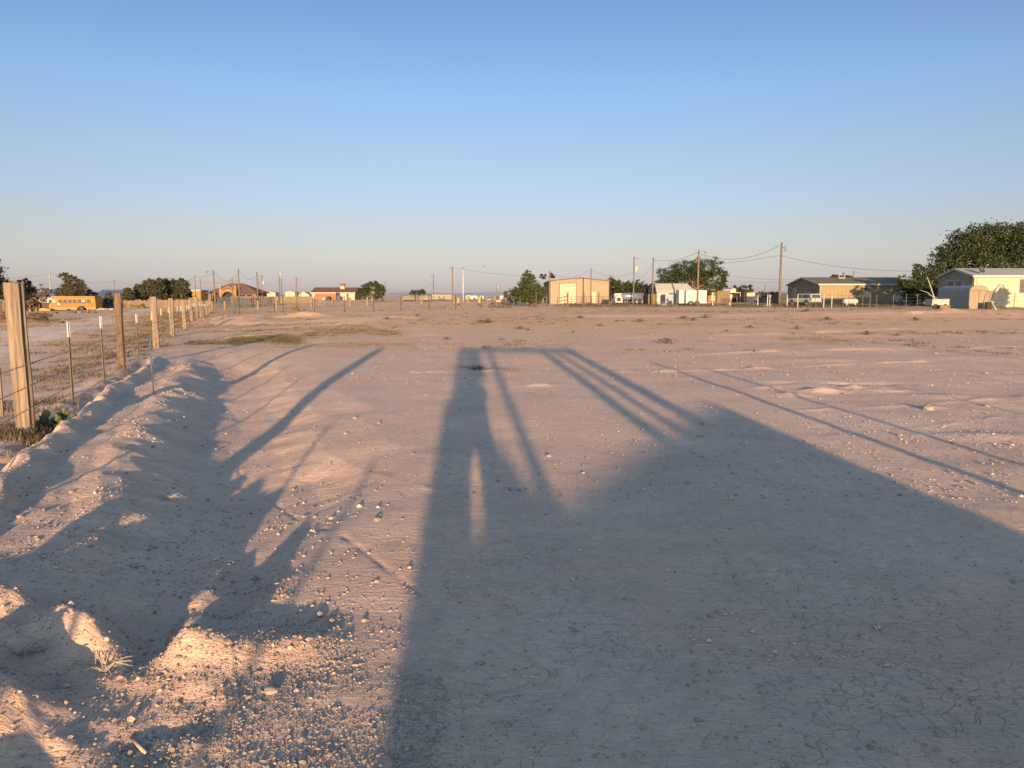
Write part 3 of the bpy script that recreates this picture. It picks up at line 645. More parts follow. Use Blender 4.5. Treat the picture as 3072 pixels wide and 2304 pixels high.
shed = thing('shadow_shed', 'unseen shed shape added to cast the broad dark shadow on the right', 'shed', (0, 0, 0))  # unseen caster, its outline shaped to the edge of the broad shadow
y0 = -9.5; prof = [(uy(-.04, y0), shz(1410, 1680, y0)), (uy(.27, y0), shz(1440, 1570, y0)), (uy(.31, y0), shz(1440, 1340, y0)), (uy(.38, y0), shz(1480, 1390, y0)), (uy(.50, y0), shz(1560, 1490, y0)), (uy(.68, y0), shz(1640, 1552, y0)), (uy(.82, y0), shz(1650, 1548, y0)), (uy(1.6, y0), shz(1830, 1410, y0)), (uy(2.6, y0), shz(2010, 1300, y0)), (uy(3.74, y0), shz(2185, 1222, y0))]
b = MB().prism([(prof[0][0], -.3)] + prof + [(prof[-1][0], -.3)], y0 - 2.4, y0); b.build('wall', M('shadow_shed_grey', (.3, .27, .23), .9, bump=.01), shed)
b = MB(); pr = [(x, z + .004) for x, z in prof] + [(x, z + .05) for x, z in prof[::-1]]; b.prism(pr, y0 - 2.5, y0 + .06).build('roof', STEEL, shed)  # top of the unseen shed added to cast the broad shadow
side = thing('side_fence', 'wire fence off to the right, seen as thin slanting shadow lines across the lot', 'fence', (0, 0, 0))
for u, y, px, py, wd in [(4.52, -1.2, 1950, 1084, .11), (5.28, -.6, 2122, 1104, .082), (14.1, 8.0, 2560, 1013, .12), (10.2, 3.5, 2300, 1040, .05), (7.6, 1.5, 2100, 1060, .045)]:
    h = shz(px, py, y) if wd > .08 else 1.3
    x = uy(u, y); post_mesh('wood_post', h, wd, wd, int(u), OLDWOOD, side, (x, y, z1(x, y)))
for h in (.5, .9): MB().tube([(uy(4.52, -1.2), -1.2, h), (uy(7.6, 1.5), 1.5, h), (uy(10.2, 3.5), 3.5, h), (uy(14.1, 8), 8, h)], .004, n=4).build('wire', RUST, side)

# ------------------------------------------------------------------ trees
LEAF = leafmat('elm_leaf', (.034, .044, .016), (.016, .024, .010), .12); JUN = leafmat('juniper_foliage', (.060, .051, .029), (.028, .026, .015), .08); DARKL = leafmat('dark_leaf', (.018, .024, .012), (.009, .013, .008), .1)
BARE = leafmat('bare_twig', (.11, .078, .06), (.075, .05, .04), .1)
def tree(name, label, px, Y, lobes, mat, leaf=.22, n=2600, trunk=.22, group=None, bark=None, droop=0, limbs=7, zbase=None):
    """lobes: (dx, z, rx, rz) in photo pixels relative to the trunk foot; converted to metres at this depth"""
    p = base(px, Y); s = Y / F; rg = np.random.default_rng(abs(int(px * 7 + Y))); rnd_ = random.Random(int(px))
    t = thing(name, label, 'tree', p, 0, group)
    L = [(dx * s, rnd_.uniform(-.25, .25) * rx * s, z * s, rx * s, rz * s) for dx, z, rx, rz in lobes]
    ar = np.array([l[3] * l[4] for l in L]); ar = ar / ar.sum(); pos = []
    for l, a in zip(L, ar):
        k = int(n * a); nc = max(4, k // 26)
        d = rg.normal(0, 1, (nc, 3)); d /= np.linalg.norm(d, axis=1)[:, None]; rad = rg.uniform(.35, 1.05, nc) ** .6
        c = d * rad[:, None] * np.array([l[3], l[3] * .85, l[4]]) + np.array(l[:3])
        idx = rg.integers(0, nc, k); cs = .22 * (l[3] * l[4]) ** .5 * rg.uniform(.6, 1.3, nc)
        pos.append(c[idx] + rg.normal(0, 1, (k, 3)) * cs[idx][:, None] * np.array([.62, .62, .42]))
    P = np.concatenate(pos); P = P[P[:, 2] > .12]; k = len(P)
    if droop: P[:, 2] -= droop * ((P[:, 0] / max(1, abs(P[:, 0]).max())) ** 2)
    a = rg.normal(0, 1, (k, 3)); a /= np.linalg.norm(a, axis=1)[:, None]; b_ = np.cross(a, rg.normal(0, 1, (k, 3))); b_ /= np.linalg.norm(b_, axis=1)[:, None]
    sz = leaf * rg.uniform(.5, 1.25, (k, 1)); V = np.stack([P - a * sz, P - b_ * sz * .45, P + a * sz, P + b_ * sz * .45], 1)
    np_mesh('crown', V, np.arange(k * 4), mat, 4, parent=t)
    top = max(l[2] for l in L); b = MB(); fork = top * .30
    b.tube([(0, 0, -.4), (.05, 0, fork * .5), (0, .04, fork), (.1, 0, top * .62), (.05, 0, top)], [trunk, trunk * .85, trunk * .75, trunk * .45, trunk * .12], n=8)
    for i in range(limbs):
        l = L[i % len(L)]; q = Vector(l[:3]); q += Vector((rnd_.uniform(-.5, .5) * l[3], rnd_.uniform(-.5, .5) * l[3], rnd_.uniform(-.2, .6) * l[4])); z0 = fork * rnd_.uniform(.7, 1.6); m = Vector((q.x * .45, q.y * .45, z0 + (q.z - z0) * .6))
        b.tube([(0, 0, z0), m, q], [trunk * .5, trunk * .28, trunk * .06], n=6)
    b.build('trunk', bark or BARK, t); return t
tree('broad_elm_tree', 'largest broad dark green tree rising behind the cream mobile home at the right edge', 2955, 104,
     [(-120, 125, 52, 58), (-70, 175, 62, 48), (0, 192, 72, 54), (70, 200, 70, 48), (130, 188, 60, 54), (-30, 125, 85, 62), (60, 125, 85, 66), (-155, 78, 32, 42), (150, 120, 65, 65), (-95, 78, 55, 45), (20, 70, 90, 40), (-40, 170, 60, 50), (90, 165, 60, 50)], LEAF, .18, 46000, .42, limbs=9)
tree('small_elm_tree', 'small leaning leafy tree between the tan house and the arched metal shed', 2765, 103,
     [(-40, 55, 34, 30), (5, 85, 34, 34), (25, 60, 30, 40), (-10, 35, 45, 28), (-62, 75, 18, 18), (-20, 105, 16, 22)], LEAF, .15, 10000, .12, limbs=9)
tree('round_elm_tree', 'wide round tree with pale limbs showing, behind the white barn-roofed shed', 2075, 140,
     [(-65, 78, 42, 32), (-20, 96, 50, 30), (40, 104, 50, 34), (75, 78, 30, 28), (0, 70, 75, 38), (-75, 55, 28, 28), (88, 60, 16, 22), (50, 45, 36, 22)], LEAF, .18, 17000, .38, limbs=16)
tree('conical_tree', 'dense bright green tree tapering to a point left of the metal workshop', 1592, 108,
     [(0, 30, 40, 24), (-28, 38, 26, 24), (24, 40, 22, 22), (-5, 60, 32, 24), (-8, 82, 20, 18), (-8, 98, 11, 12)], leafmat('bright_leaf', (.045, .056, .018), (.022, .031, .012), .12), .13, 11000, .2, limbs=6)
tree('grey_bush_tree', 'smaller dull tree half hidden behind the left side of the pointed green tree', 1548, 122, [(-12, 28, 22, 20), (8, 38, 18, 20)], JUN, .2, 1600, .12)
tree('yard_tree', 'tree with many pale trunks standing alone right of the orange brick house', 1117, 150,
     [(0, 45, 22, 14), (-24, 36, 14, 16), (24, 36, 14, 18), (4, 54, 16, 10), (-14, 22, 12, 14), (14, 20, 14, 14), (-28, 18, 6, 10), (30, 16, 6, 10)], LEAF, .18, 6500, .22, limbs=14, bark=M('pale_bark', (.18, .125, .09), .9))
tree('far_bush', 'dark bushy tree beyond the row of pale trailers in the middle distance', 1252, 190, [(-12, 22, 12, 9), (10, 24, 14, 9)], LEAF, .3, 1200, .15)
hd = 'dark green trees in a row right of the metal workshop'
for k, (px, w_, h) in enumerate([(1838, 24, 66), (1862, 26, 58), (1888, 26, 54), (1912, 24, 60), (1932, 18, 48)]):
    tree('hedge_tree', ['tallest dark tree touching the right corner of the metal workshop', 'second dark tree right of the metal workshop above the truck cab', 'middle dark tree behind the tanker', 'dark tree behind the transformer pole', 'last dark tree beside the white barn-roofed shed'][k], px, 150, [(0, h * .55, w_, h * .45), (rnd.uniform(-6, 6), h * .85, w_ * .7, h * .3), (0, h * .3, w_, h * .3)], LEAF, .2, 3400, .15, hd)
tree('far_tree', 'round dark green tree behind the little house with the porch', 2222, 165, [(-18, 30, 22, 18), (14, 34, 24, 20), (32, 22, 14, 14), (0, 20, 34, 16)], LEAF, .26, 2600, .2)
tree('roof_tree', 'tree crown showing above the ridge of the tan house, left clump', 2500, 175, [(0, 70, 12, 10)], LEAF, .26, 700, .15)
tree('roof_tree', 'tree crown showing above the ridge of the tan house, right clump', 2534, 175, [(-8, 72, 12, 12), (12, 66, 14, 10)], LEAF, .26, 1100, .15)
tree('shop_tree', 'small tree crown just showing above the roof edge of the metal workshop', 1640, 190, [(-10, 72, 9, 7), (14, 74, 10, 7)], LEAF, .3, 500, .15)
tree('gap_tree', 'low grey-green tree in the gap left of the tall pole', 2288, 150, [(-6, 24, 12, 9), (8, 20, 14, 8)], JUN, .24, 900, .1)
tree('gap_tree', 'low olive tree just left of the foot of the tall pole', 2318, 160, [(0, 24, 14, 8)], JUN, .24, 700, .1)
# left side
lg = 'trees behind the yards on the left'
for px, Y, lob, n_, mat, lab in [
    (-48, 100, [(0, 120, 62, 42), (10, 75, 72, 42), (0, 150, 40, 30), (48, 60, 30, 34)], 5200, DARKL, 'dark nearly black tree cut by the left edge of the view'),
    (72, 112, [(0, 60, 36, 22), (4, 84, 22, 14), (-20, 40, 30, 26), (22, 40, 24, 24)], 3000, JUN, 'olive spreading tree between the dark tree at the left edge and the school bus'),
    (88, 105, [(0, 30, 28, 26)], 900, BARE, 'reddish brown leafless bush below the olive tree near the left edge'),
    (128, 150, [(-16, 62, 14, 16), (10, 64, 16, 18), (0, 44, 24, 14)], 500, BARE, 'pale bare tree with thin twigs behind the blue roof'),
    (185, 165, [(0, 50, 20, 20), (-40, 48, 14, 12)], 900, DARKL, 'dark low tree behind the blue roof left of the tall pine'),
    (216, 152, [(0, 60, 34, 22), (-14, 96, 20, 16), (10, 82, 26, 18), (28, 66, 18, 16), (0, 40, 34, 20)], 4600, JUN, 'tall rounded pine tree rising right behind the school bus'),
    (276, 160, [(0, 42, 16, 18)], 700, JUN, 'small round tree just right of the tall pine'),
    (328, 150, [(0, 30, 14, 20)], 700, JUN, 'small upright juniper above the tall brown fence post'),
    (357, 152, [(0, 30, 14, 20)], 700, JUN, 'small upright juniper right of the brown fence post')]:
    tree('yard_tree', lab, px, Y, lob, mat, .19, int(n_ * 1.6), .2, lg)
cl = ['left end', 'second from the left', 'third from the left', 'fourth from the left', 'tallest, in the middle', 'right of the middle', 'sixth along', 'right end']
for k, (px, w_, h) in enumerate([(392, 24, 62), (420, 26, 72), (446, 26, 86), (474, 28, 94), (500, 26, 88), (522, 22, 80), (545, 24, 84), (560, 18, 54)]):
    tree('windbreak_tree', 'olive green tree in the clump behind the plank fence, ' + cl[k] if k not in (4,) else 'tallest tree of the olive clump behind the plank fence', px, 150 + (k % 3) * 4, [(0, h * .35, w_, h * .34), (rnd.uniform(-5, 5), h * .68, w_ * .8, h * .28), (rnd.uniform(-4, 4), h * .85, w_ * .5, h * .16)], JUN if k % 3 else leafmat('mid_leaf', (.048, .047, .022), (.024, .026, .013), .1), .2, 3600, .16, 'clump of olive trees behind the plank fence')

# trees outside the view on the right, between the sun and the houses
tree('side_yard_tree', 'leafy tree off to the right, seen as the shadow blotch on the cream mobile home', 1536 + 51.5 / 62 * 2300, 62, [(0, 90, 42, 42), (20, 120, 30, 30), (-10, 60, 30, 30)], LEAF, .2, 2600, .15)

# ------------------------------------------------------------------ poles and wires
wpole = {}
def pole(px, top, Y, label, r=.13, lamp=0, arm=False, trafo=False, mat=None, name='utility_pole', lean=0, tint=None):
    b0 = base(px, Y); tp = at(px, top, Y); h = tp.z - b0.z; t = thing(name, label, 'pole', b0)
    MB().tube([(lean * h, 0, -.6), (0, 0, h * .5), (-lean * h * .3, 0, h)], [r, r * .85, r * .7], n=10).build('shaft', mat or POLE, t)
    if lamp:
        MB().tube([(0, 0, h - .15), (lamp * .5, 0, h - .12), (lamp, 0, h - .22)], .035, n=6).build('lamp_arm', STEEL, t)
        MB().ball((lamp * 1.08, 0, h - .32), (.2, .14, .12), 8, 6).build('lamp_head', STEEL, t)
    if arm:
        MB().box(-.7, .7, -.06, .06, h - .5, h - .38).build('crossarm', POLE, t)
        for sx_ in (-.6, 0, .6): MB().tube([(sx_, 0, h - .38), (sx_, 0, h - .2)], .05, n=6).build('insulator', STEEL, t)
    if trafo:
        MB().tube([(.32, 0, h - trafo - .45), (.32, 0, h - trafo + .45)], [.22, .22], n=10).build('transformer', WHITEP, t)
    wpole[px] = (tp.x, Y, tp.z); return t
pg = 'utility poles along the horizon'
pole(2338, 727, 98, 'tallest utility pole, standing left of the white station wagon', .17, arm=False)
MB().tube([(.2, 0, 7.3), (.42, 0, 7.5), (.5, 0, 7.0), (.3, 0, 6.9)], .05, n=6).build('cable_loop', CABLE, bpy.data.objects['utility_pole'])
pole(2092, 750, 106, 'tall utility pole with a lamp arm, in front of the white cargo trailer', .15, lamp=.85)
pole(1957, 772, 117, 'utility pole at the left end wall of the white barn-roofed shed', .14)
pole(1900, 770, 120, 'utility pole carrying a white transformer in front of the dark trees', .13, trafo=1.9, arm=False, lamp=.6)
pole(1772, 805, 122, 'utility pole in front of the right half of the metal workshop', .11)
pole(1648, 812, 122, 'pole at the left front corner of the metal workshop', .11)
pole(1358, 800, 150, 'tall brown pole in the middle distance left of the white pole', .14, lamp=-.4)
pole(1390, 806, 142, 'slender white light pole with a small round head', .10, mat=WHITEP, name='light_pole')
MB().ball((0, 0, at(1390, 804, 142).z - base(1390, 142).z), .2, 8, 6).build('lamp_head', STEEL, bpy.data.objects['light_pole'])
pole(1301, 822, 190, 'brown pole above the row of pale trailers', .14, arm=False, lamp=-.5)
pole(1156, 845, 190, 'thin pale pole just right of the tree with many trunks', .1)
pole(891, 832, 122, 'lone pole between the cream gabled shed and the orange house', .11, lamp=.5)
pole(846, 835, 205, 'pole with crossarm just right of the transformer pole in the left distance', .13, arm=True)
pole(840, 820, 190, 'far pole with a white transformer near its top', .14, trafo=.3)
pole(788, 825, 188, 'far pole with crossarm and transformer right of the twin poles', .14, arm=True, trafo=1.9)
pole(779, 836, 205, 'shorter of the twin poles right of the arched house', .12)
pole(774, 815, 150, 'taller of the twin poles right of the arched house', .14)
pole(719, 805, 132, 'tall dark pole in front of the right roof slope of the arched house', .14)
pole(699, 833, 118, 'pole in front of the arches of the hip roofed house', .10)
pole(645, 810, 112, 'leaning pale pole with a lamp arm at the end of the timber fence', .13, lamp=-.9, lean=.02)
pole(604, 838, 150, 'dark thin pole left of the arched house', .11)
pole(588, 825, 175, 'pole above the right end of the olive clump', .12)
pole(347, 838, 200, 'short dark pole rising behind the junipers on the left', .12)
pole(155, 816, 175, 'pale lower pole behind the blue roof above the school bus', .17, mat=M('grey_pole', (0.220, 0.198, 0.171), .9))
pole(2170, 820, 165, 'short pole behind the little porch house', .14)
pole(2294, 850, 210, 'thin far pole in the gap left of the tall pole', .12)
pole(2556, 812, 175, 'pole top showing over the tan house beside the roof cooler', .13)
pole(2690, 822, 200, 'pole top showing over the dark end of the tan roof', .12)
pole(1490, 856, 300, 'distant dark pole left of the pointed tree', .25, trafo=.8)
wg = 'overhead wires'
def wire(a, b, mid, label, r=.022):
    A_, B_ = at(*a), at(*b); t = .5; Mx = at((a[0] + b[0]) / 2, mid, (a[2] + b[2]) / 2); pts = []
    for k in range(17):
        t = k / 16; P = A_.lerp(B_, t); dz = Mx.z - (A_.z + B_.z) / 2; P.z += dz * 4 * t * (1 - t); pts.append(P)
    o = MB().tube(pts, r * .85, n=4, smooth=False).build('overhead_wire', CABLE); tag(o, label, 'wire', wg)
wire((2092, 758, 106), (2338, 737, 98), 777, 'upper sagging cable between the lamp pole and the tallest pole', .026)
wire((2030, 797, 110), (2338, 766, 98), 790, 'lower cable running left from the tallest pole past the round tree')
wire((2338, 766, 98), (2765, 813, 84), 802, 'long cable falling from the tallest pole towards the big tree on the right', .022)
wire((1957, 779, 117), (2092, 757, 106), 781, 'cable between the barn shed pole and the lamp pole', .024)
wire((1900, 821, 120), (1957, 790, 117), 829, 'short deeply sagging cable right of the transformer pole')
wire((1772, 808, 122), (1900, 818, 120), 828, 'cable sagging between the workshop pole and the transformer pole')
wire((1648, 815, 122), (1772, 807, 122), 832, 'cable sagging over the roof of the metal workshop')
wire((1358, 803, 150), (1648, 832, 122), 822, 'long thin cable from the brown middle pole to the pointed tree', .02)
wire((1156, 862, 190), (1301, 846, 190), 873, 'cable left of the brown pole above the far bush', .028)
wire((774, 822, 150), (719, 812, 132), 838, 'cable sagging between the tall dark pole and the taller twin pole')
wire((645, 820, 112), (719, 810, 132), 843, 'cable sagging in front of the roof of the arched house')
wire((588, 830, 175), (645, 818, 112), 830, 'cable from the leaning lamp pole to the pole above the olive clump')
wire((555, 842, 150), (588, 828, 175), 838, 'cable end dropping behind the olive clump')
wire((604, 842, 150), (719, 838, 132), 850, 'low cable left of the arched house')
wire((788, 840, 188), (840, 842, 190), 855, 'cable between the two far transformer poles', .028)
wire((155, 819, 175), (347, 842, 200), 847, 'faint cable from the pale pole to the short dark pole', .024)
wire((-60, 835, 175), (155, 819, 175), 834, 'faint cable from the pale pole out of the view on the left', .024)
wire((347, 842, 200), (588, 840, 175), 862, 'faint cable over the olive clump', .022)
wire((2170, 822, 165), (2420, 838, 116), 836, 'thin cable from the short pole to the tan house', .018)
wire((2180, 846, 190), (2400, 845, 150), 847, 'level thin cable crossing behind the tallest pole', .02)
wire((2556, 816, 175), (2690, 828, 200), 825, 'thin cable above the roof ridge of the tan house', .02)
# the bird in the air
b = MB().ball((0, 0, 0), (.10, .34, .09), 8, 6).add([(-.1, .1, .02), (-.75, -.05, .22), (-.1, -.12, .02)], [(0, 1, 2)]).add([(.1, .1, .02), (.1, -.12, .02), (.75, -.05, .22)], [(0, 1, 2)]).add([(-.05, -.3, 0), (.05, -.3, 0), (.12, -.5, 0), (-.12, -.5, 0)], [(0, 1, 2, 3)])
b.build('bird', CABLE, None, at(1450, 799, 150)); tag(bpy.data.objects['bird'], 'tiny dark bird flying alone in the pale sky', 'bird')

# ------------------------------------------------------------------ houses on the right
SIDING = M('tan_siding', (.19, .142, .085), .85, var=.08, scale=.7); TRIM = M('white_trim', (0.300, 0.282, 0.246), .8, var=.05); SHING = M('brown_shingle', (.13, .105, .075), .95, scale=8, stretch=(1, 1, 6)); CREAM = M('cream_siding', (.32, .265, .195), .8, var=.07, scale=.8)
WMET = M('white_metal', (0.260, 0.242, 0.205), .6, var=.06, scale=1.5); TANMET = M('tan_metal_sheet', (0.165, 0.128, 0.087), .6, var=.08); GREYMET = M('grey_metal_sheet', (0.211, 0.211, 0.211), .5, var=.1, metal=.2); DARK = M('dark_interior', (.03, .026, .024), .9)
SKIRT = M('skirting', (.16, .13, .10), .9)
def window(parent, c, w_, h, ax='x', frame=TRIM, glass=GLASS, out=-1, sash=True):
    """ax 'x': in a wall facing -y; 'y': in a wall facing -x. c = centre bottom."""
    x, y, z = c
    def bx(b, u0, u1, z0, z1_, d0, d1):
        if ax == 'x': b.box(x + u0, x + u1, y + min(out * d0, out * d1), y + max(out * d0, out * d1), z + z0, z + z1_)
        else: b.box(x + min(out * d0, out * d1), x + max(out * d0, out * d1), y + u0, y + u1, z + z0, z + z1_)
    b = MB(); e = .07
    bx(b, -w_ / 2, w_ / 2, -e, 0, .0, .05); bx(b, -w_ / 2, w_ / 2, h, h + e, 0, .05); bx(b, -w_ / 2 - e, -w_ / 2, -e, h + e, .0, .052); bx(b, w_ / 2, w_ / 2 + e, -e, h + e, 0, .052)
    if sash: bx(b, -w_ / 2, w_ / 2, h * .5 - .03, h * .5 + .03, .0, .035)
    f = b.build('window', frame, parent); g = MB(); bx(g, -w_ / 2, w_ / 2, 0, h, .004, .018); g.build('pane', glass, f)
def gable_house(name, label, cat, x0, x1, y0, y1, zb, eave, ridge, wall, roof, axis='x', over=.3, trim=TRIM, rt=.12, endwall=None, skirt=0):
    t = thing(name, label, cat, (x0, y0, zb)); W, D = x1 - x0, y1 - y0
    if axis == 'x': # ridge along x
        MB().box(0, W, .0, .02, skirt, eave - .01).build('long_wall', wall, t); MB().box(0, W, D - .02, D, skirt, eave - .01).build('long_wall', wall, t)
        MB().prism([(0, skirt), (D, skirt), (D, eave), (D / 2, ridge), (0, eave)], .0, .03, 'x').build('end_wall', endwall or wall, t)
        MB().prism([(0, skirt), (D, skirt), (D, eave), (D / 2, ridge), (0, eave)], W - .03, W, 'x').build('end_wall', endwall or wall, t)
        k = (ridge - eave) / (D / 2)
        MB().prism([(-over, eave - over * k + .01), (D / 2, ridge + .01), (D + over, eave - over * k + .01), (D + over, eave - over * k + rt), (D / 2, ridge + rt), (-over, eave - over * k + rt)], -over, W + over, 'x').build('roof', roof, t)
        if trim: MB().box(-over - .03, W + over, -over - .05, -over - .003, eave - over * k - .1, eave - over * k + rt + .01).build('fascia', trim, t); MB().prism([(-over, eave - over * k - .06), (D / 2, ridge - .08), (D + over, eave - over * k - .06), (D + over, eave - over * k + rt + .02), (D / 2, ridge + rt + .02), (-over, eave - over * k + rt + .02)], -over - .06, -over - .003, 'x').build('barge_board', trim, t)
    else:
        MB().box(0, .02, 0, D, skirt, eave - .01).build('long_wall', wall, t); MB().box(W - .02, W, 0, D, skirt, eave - .01).build('long_wall', wall, t)
        for yy_ in (0, D - .03): MB().prism([(0, skirt), (W, skirt), (W, eave), (W / 2, ridge), (0, eave)], yy_, yy_ + .03, 'y').build('end_wall', endwall or wall, t)
        k = (ridge - eave) / (W / 2)
        MB().prism([(-over, eave - over * k + .01), (W / 2, ridge + .01), (W + over, eave - over * k + .01), (W + over, eave - over * k + rt), (W / 2, ridge + rt), (-over, eave - over * k + rt)], -over, D + over, 'y').build('roof', roof, t)
        if trim: MB().prism([(-over, eave - over * k - .03), (W / 2, ridge - .05), (W + over, eave - over * k - .03), (W + over, eave - over * k + rt + .02), (W / 2, ridge + rt + .02), (-over, eave - over * k + rt + .02)], -over - .05, -over - .003, 'y').build('barge_board', trim, t)
    return t
def span(px0, px1, Y): return at(px0, 900, Y).x, at(px1, 900, Y).x
def zof(py, Y): return at(CX, py, Y).z
# tan manufactured house
Y0 = 115; x0, x1 = span(2458, 2745, Y0); zb = z1(x0, Y0) - .05; ev = zof(853, Y0) - zb; rg_ = zof(834, Y0 + 6.7) - zb
h = gable_house('tan_house', 'long tan manufactured house with a brown shingle roof behind the white station wagon', 'house', x0, x1, Y0, Y0 + 13.4, zb, ev, rg_, SIDING, SHING, skirt=.55)
MB().box(.03, x1 - x0 - .03, .08, .1, -.4, .549).build('skirting', SKIRT, h); MB().box(.03, .05, .1, 13.3, -.4, .549).build('skirting', SIDING, h)
sc = Y0 / F
window(h, ((2600 - 2458) * sc, 0, .9 + .35), 1.0, 1.35, 'x'); window(h, ((2660 - 2458) * sc, 0, 1.75), .6, .35, 'x', sash=False)
MB().box((2684 - 2458) * sc, (2692 - 2458) * sc, -.03, -.003, .55, 2.2).build('door', DARK, h)
window(h, (0, 4.6, 1.05), 1.7, 1.45, 'y'); window(h, (0, 10.2, 1.05), 1.3, 1.45, 'y')
MB().box(-.04, -.004, 6.6, 6.75, 1.0, rg_ - .4).build('batten', SIDING, h)
for k in range(24): pass
bb = MB()
for k in range(int((x1 - x0) / .6)): bb.box(k * .6 + .3, k * .6 + .33, -.012, -.001, .56, ev - .12)
bb.build('siding_groove', M('tan_groove', (0.115, 0.086, 0.053), .9), h, kind='stuff')
MB().box(.0, .09, -.03, -.003, .55, ev - .1).build('corner_board', TRIM, h)
q = (2568 - 2458) * sc; cz = ev + (rg_ - ev) * .95
c_ = MB().box(q - .5, q + .5, 5.4, 6.3, cz - .1, cz + .55, jit=.02).build('roof_cooler', GREYMET, h)
MB().box(q - .42, q + .42, 5.38, 5.399, cz + .1, cz + .48).build('louvre', DARK, c_)
MB().tube([((2534 - 2458) * sc, 2.6, ev + .3), ((2534 - 2458) * sc, 2.6, ev + .9)], .06, n=8).build('vent_pipe', DARK, h)
# cream mobile home at the right edge
Y0 = 80; x0, x1 = span(2918, 3420, Y0); zb = z1(x0, Y0) - .05; ev = zof(828, Y0) - zb; rg_ = zof(808, Y0 + 3.4) - zb
h = gable_house('cream_mobile_home', 'cream mobile home with a pale metal roof at the right edge of the view', 'house', x0, x1, Y0, Y0 + 6.7, zb, ev, rg_, CREAM, WMET, skirt=.0, over=.2, endwall=M('ribbed_grey_tan', (0.176, 0.160, 0.132), .8, scale=1, var=.1))
bb = MB()
for k in range(26): bb.box(-.03, -.001, .12 + k * .25, .2 + k * .25, .1, ev - .05)
bb.build('wall_rib', M('rib_tan', (0.216, 0.196, 0.160), .8), h, kind='stuff')
window(h, (0, 2.6, ev - 1.25), 1.15, .8, 'y', sash=False, glass=M('orange_blind', (.10, .05, .03), .6)); window(h, (0, 4.2, ev - 1.25), 1.1, .8, 'y', sash=False, glass=M('orange_blind', (.10, .05, .03), .6))
sc = Y0 / F; window(h, ((3068 - 2918) * sc, 0, ev - 1.65), .75, 1.25, 'x', frame=M('brown_frame', (.1, .08, .06)))
MB().tube([(.35, -.03, .1), (.35, -.03, ev - .1)], .04, n=6).build('downpipe', TRIM, h)
for k in range(9): MB().box(.4 + k * 1.9, 1.2 + k * 1.9, -.02, -.002, -.3, .12).build('skirting_panel', SKIRT, h)
dx = (2942 - 2918) * sc; b = MB(); n = 14; v = []; 
for i in range(4):
    for k in range(n):
        r = i / 3 * .42; a = 2 * math.pi * k / n; v.append((r * math.cos(a) * .8, .25 * (i / 3) ** 2 * -1, r * math.sin(a)))
b.add(v, [(i * n + k, i * n + (k + 1) % n, (i + 1) * n + (k + 1) % n, (i + 1) * n + k) for i in range(3) for k in range(n)], True)
dish = b.build('satellite_dish', M('dish_grey', (.035, .03, .03), .6), None, (x0 + dx, Y0 + .5, zb + ev + .62)); dish.rotation_euler = (R(-25), R(-30), R(35)); tag(dish, 'dark round satellite dish on the roof edge of the cream mobile home', 'satellite dish')
MB().tube([(0, 0, 0), (-.2, .1, -.5)], .03, n=6).build('mast', STEEL, dish); MB().tube([(0, 0, -.3), (.45, -.7, .0)], .02, n=6).build('feed_arm', STEEL, dish); MB().ball((.47, -.72, .03), .07, 8, 6).build('feed_horn', WHITEP, dish)
# arched metal shed
def arch_prof(w_, ev, rg_, k=9):
    return [(0, 0), (w_, 0), (w_, ev)] + [(w_ / 2 + w_ / 2 * math.cos(math.pi * i / k), ev + (rg_ - ev) * math.sin(math.pi * i / k) ** .75) for i in range(1, k)] + [(0, ev)]
Y0 = 70; x0, x1 = span(2908, 2962, Y0); zb = z1(x0, Y0); ev = zof(872, Y0) - zb; rg_ = zof(856, Y0) - zb; t = thing('arched_shed', 'small arched metal shed with sunlit tan end in front of the cream mobile home', 'shed', (x0, Y0, zb)); W = x1 - x0
pr = arch_prof(W, ev, rg_); MB().prism(pr, .04, 5.1).build('side_sheet', GREYMET, t)
ep = [(x * 1.0, z) for x, z in pr]; MB().prism([(-.03, -.05)] + [(W + .03, -.05)] + [(x if 0 < x < W else (W + .03 if x else -.03), z + .02) for x, z in pr[2:]], -.02, .038).build('end_sheet', TANMET, t)
for k in range(7): MB().box(-.025, -.002, .05, 5.08, .12 + k * ev / 7, .145 + k * ev / 7).build('sheet_lap', M('lap_shade', (0.182, 0.182, 0.182), .6), t)
MB().box(.05, W - .05, -.04, -.021, ev - .03, ev + .03).build('cross_rail', M('brown_rail', (0.120, 0.078, 0.048)), t)
MB().box(W * .50, W * .53, -.035, -.021, .05, ev - .04).build('door_edge', M('brown_rail', (0.120, 0.078, 0.048)), t)
MB().add([(W + .03, .0, 0), (W + .03, 0, ev), (W + .65, .3, ev), (W + .35, .2, 0), (W + .03, .04, 0), (W + .03, .04, ev), (W + .65, .34, ev), (W + .35, .24, 0)], [(0, 1, 2, 3)[::-1], (4, 5, 6, 7), (0, 4, 7, 3), (1, 2, 6, 5), (2, 3, 7, 6), (0, 1, 5, 4)]).build('open_door', TANMET, t)
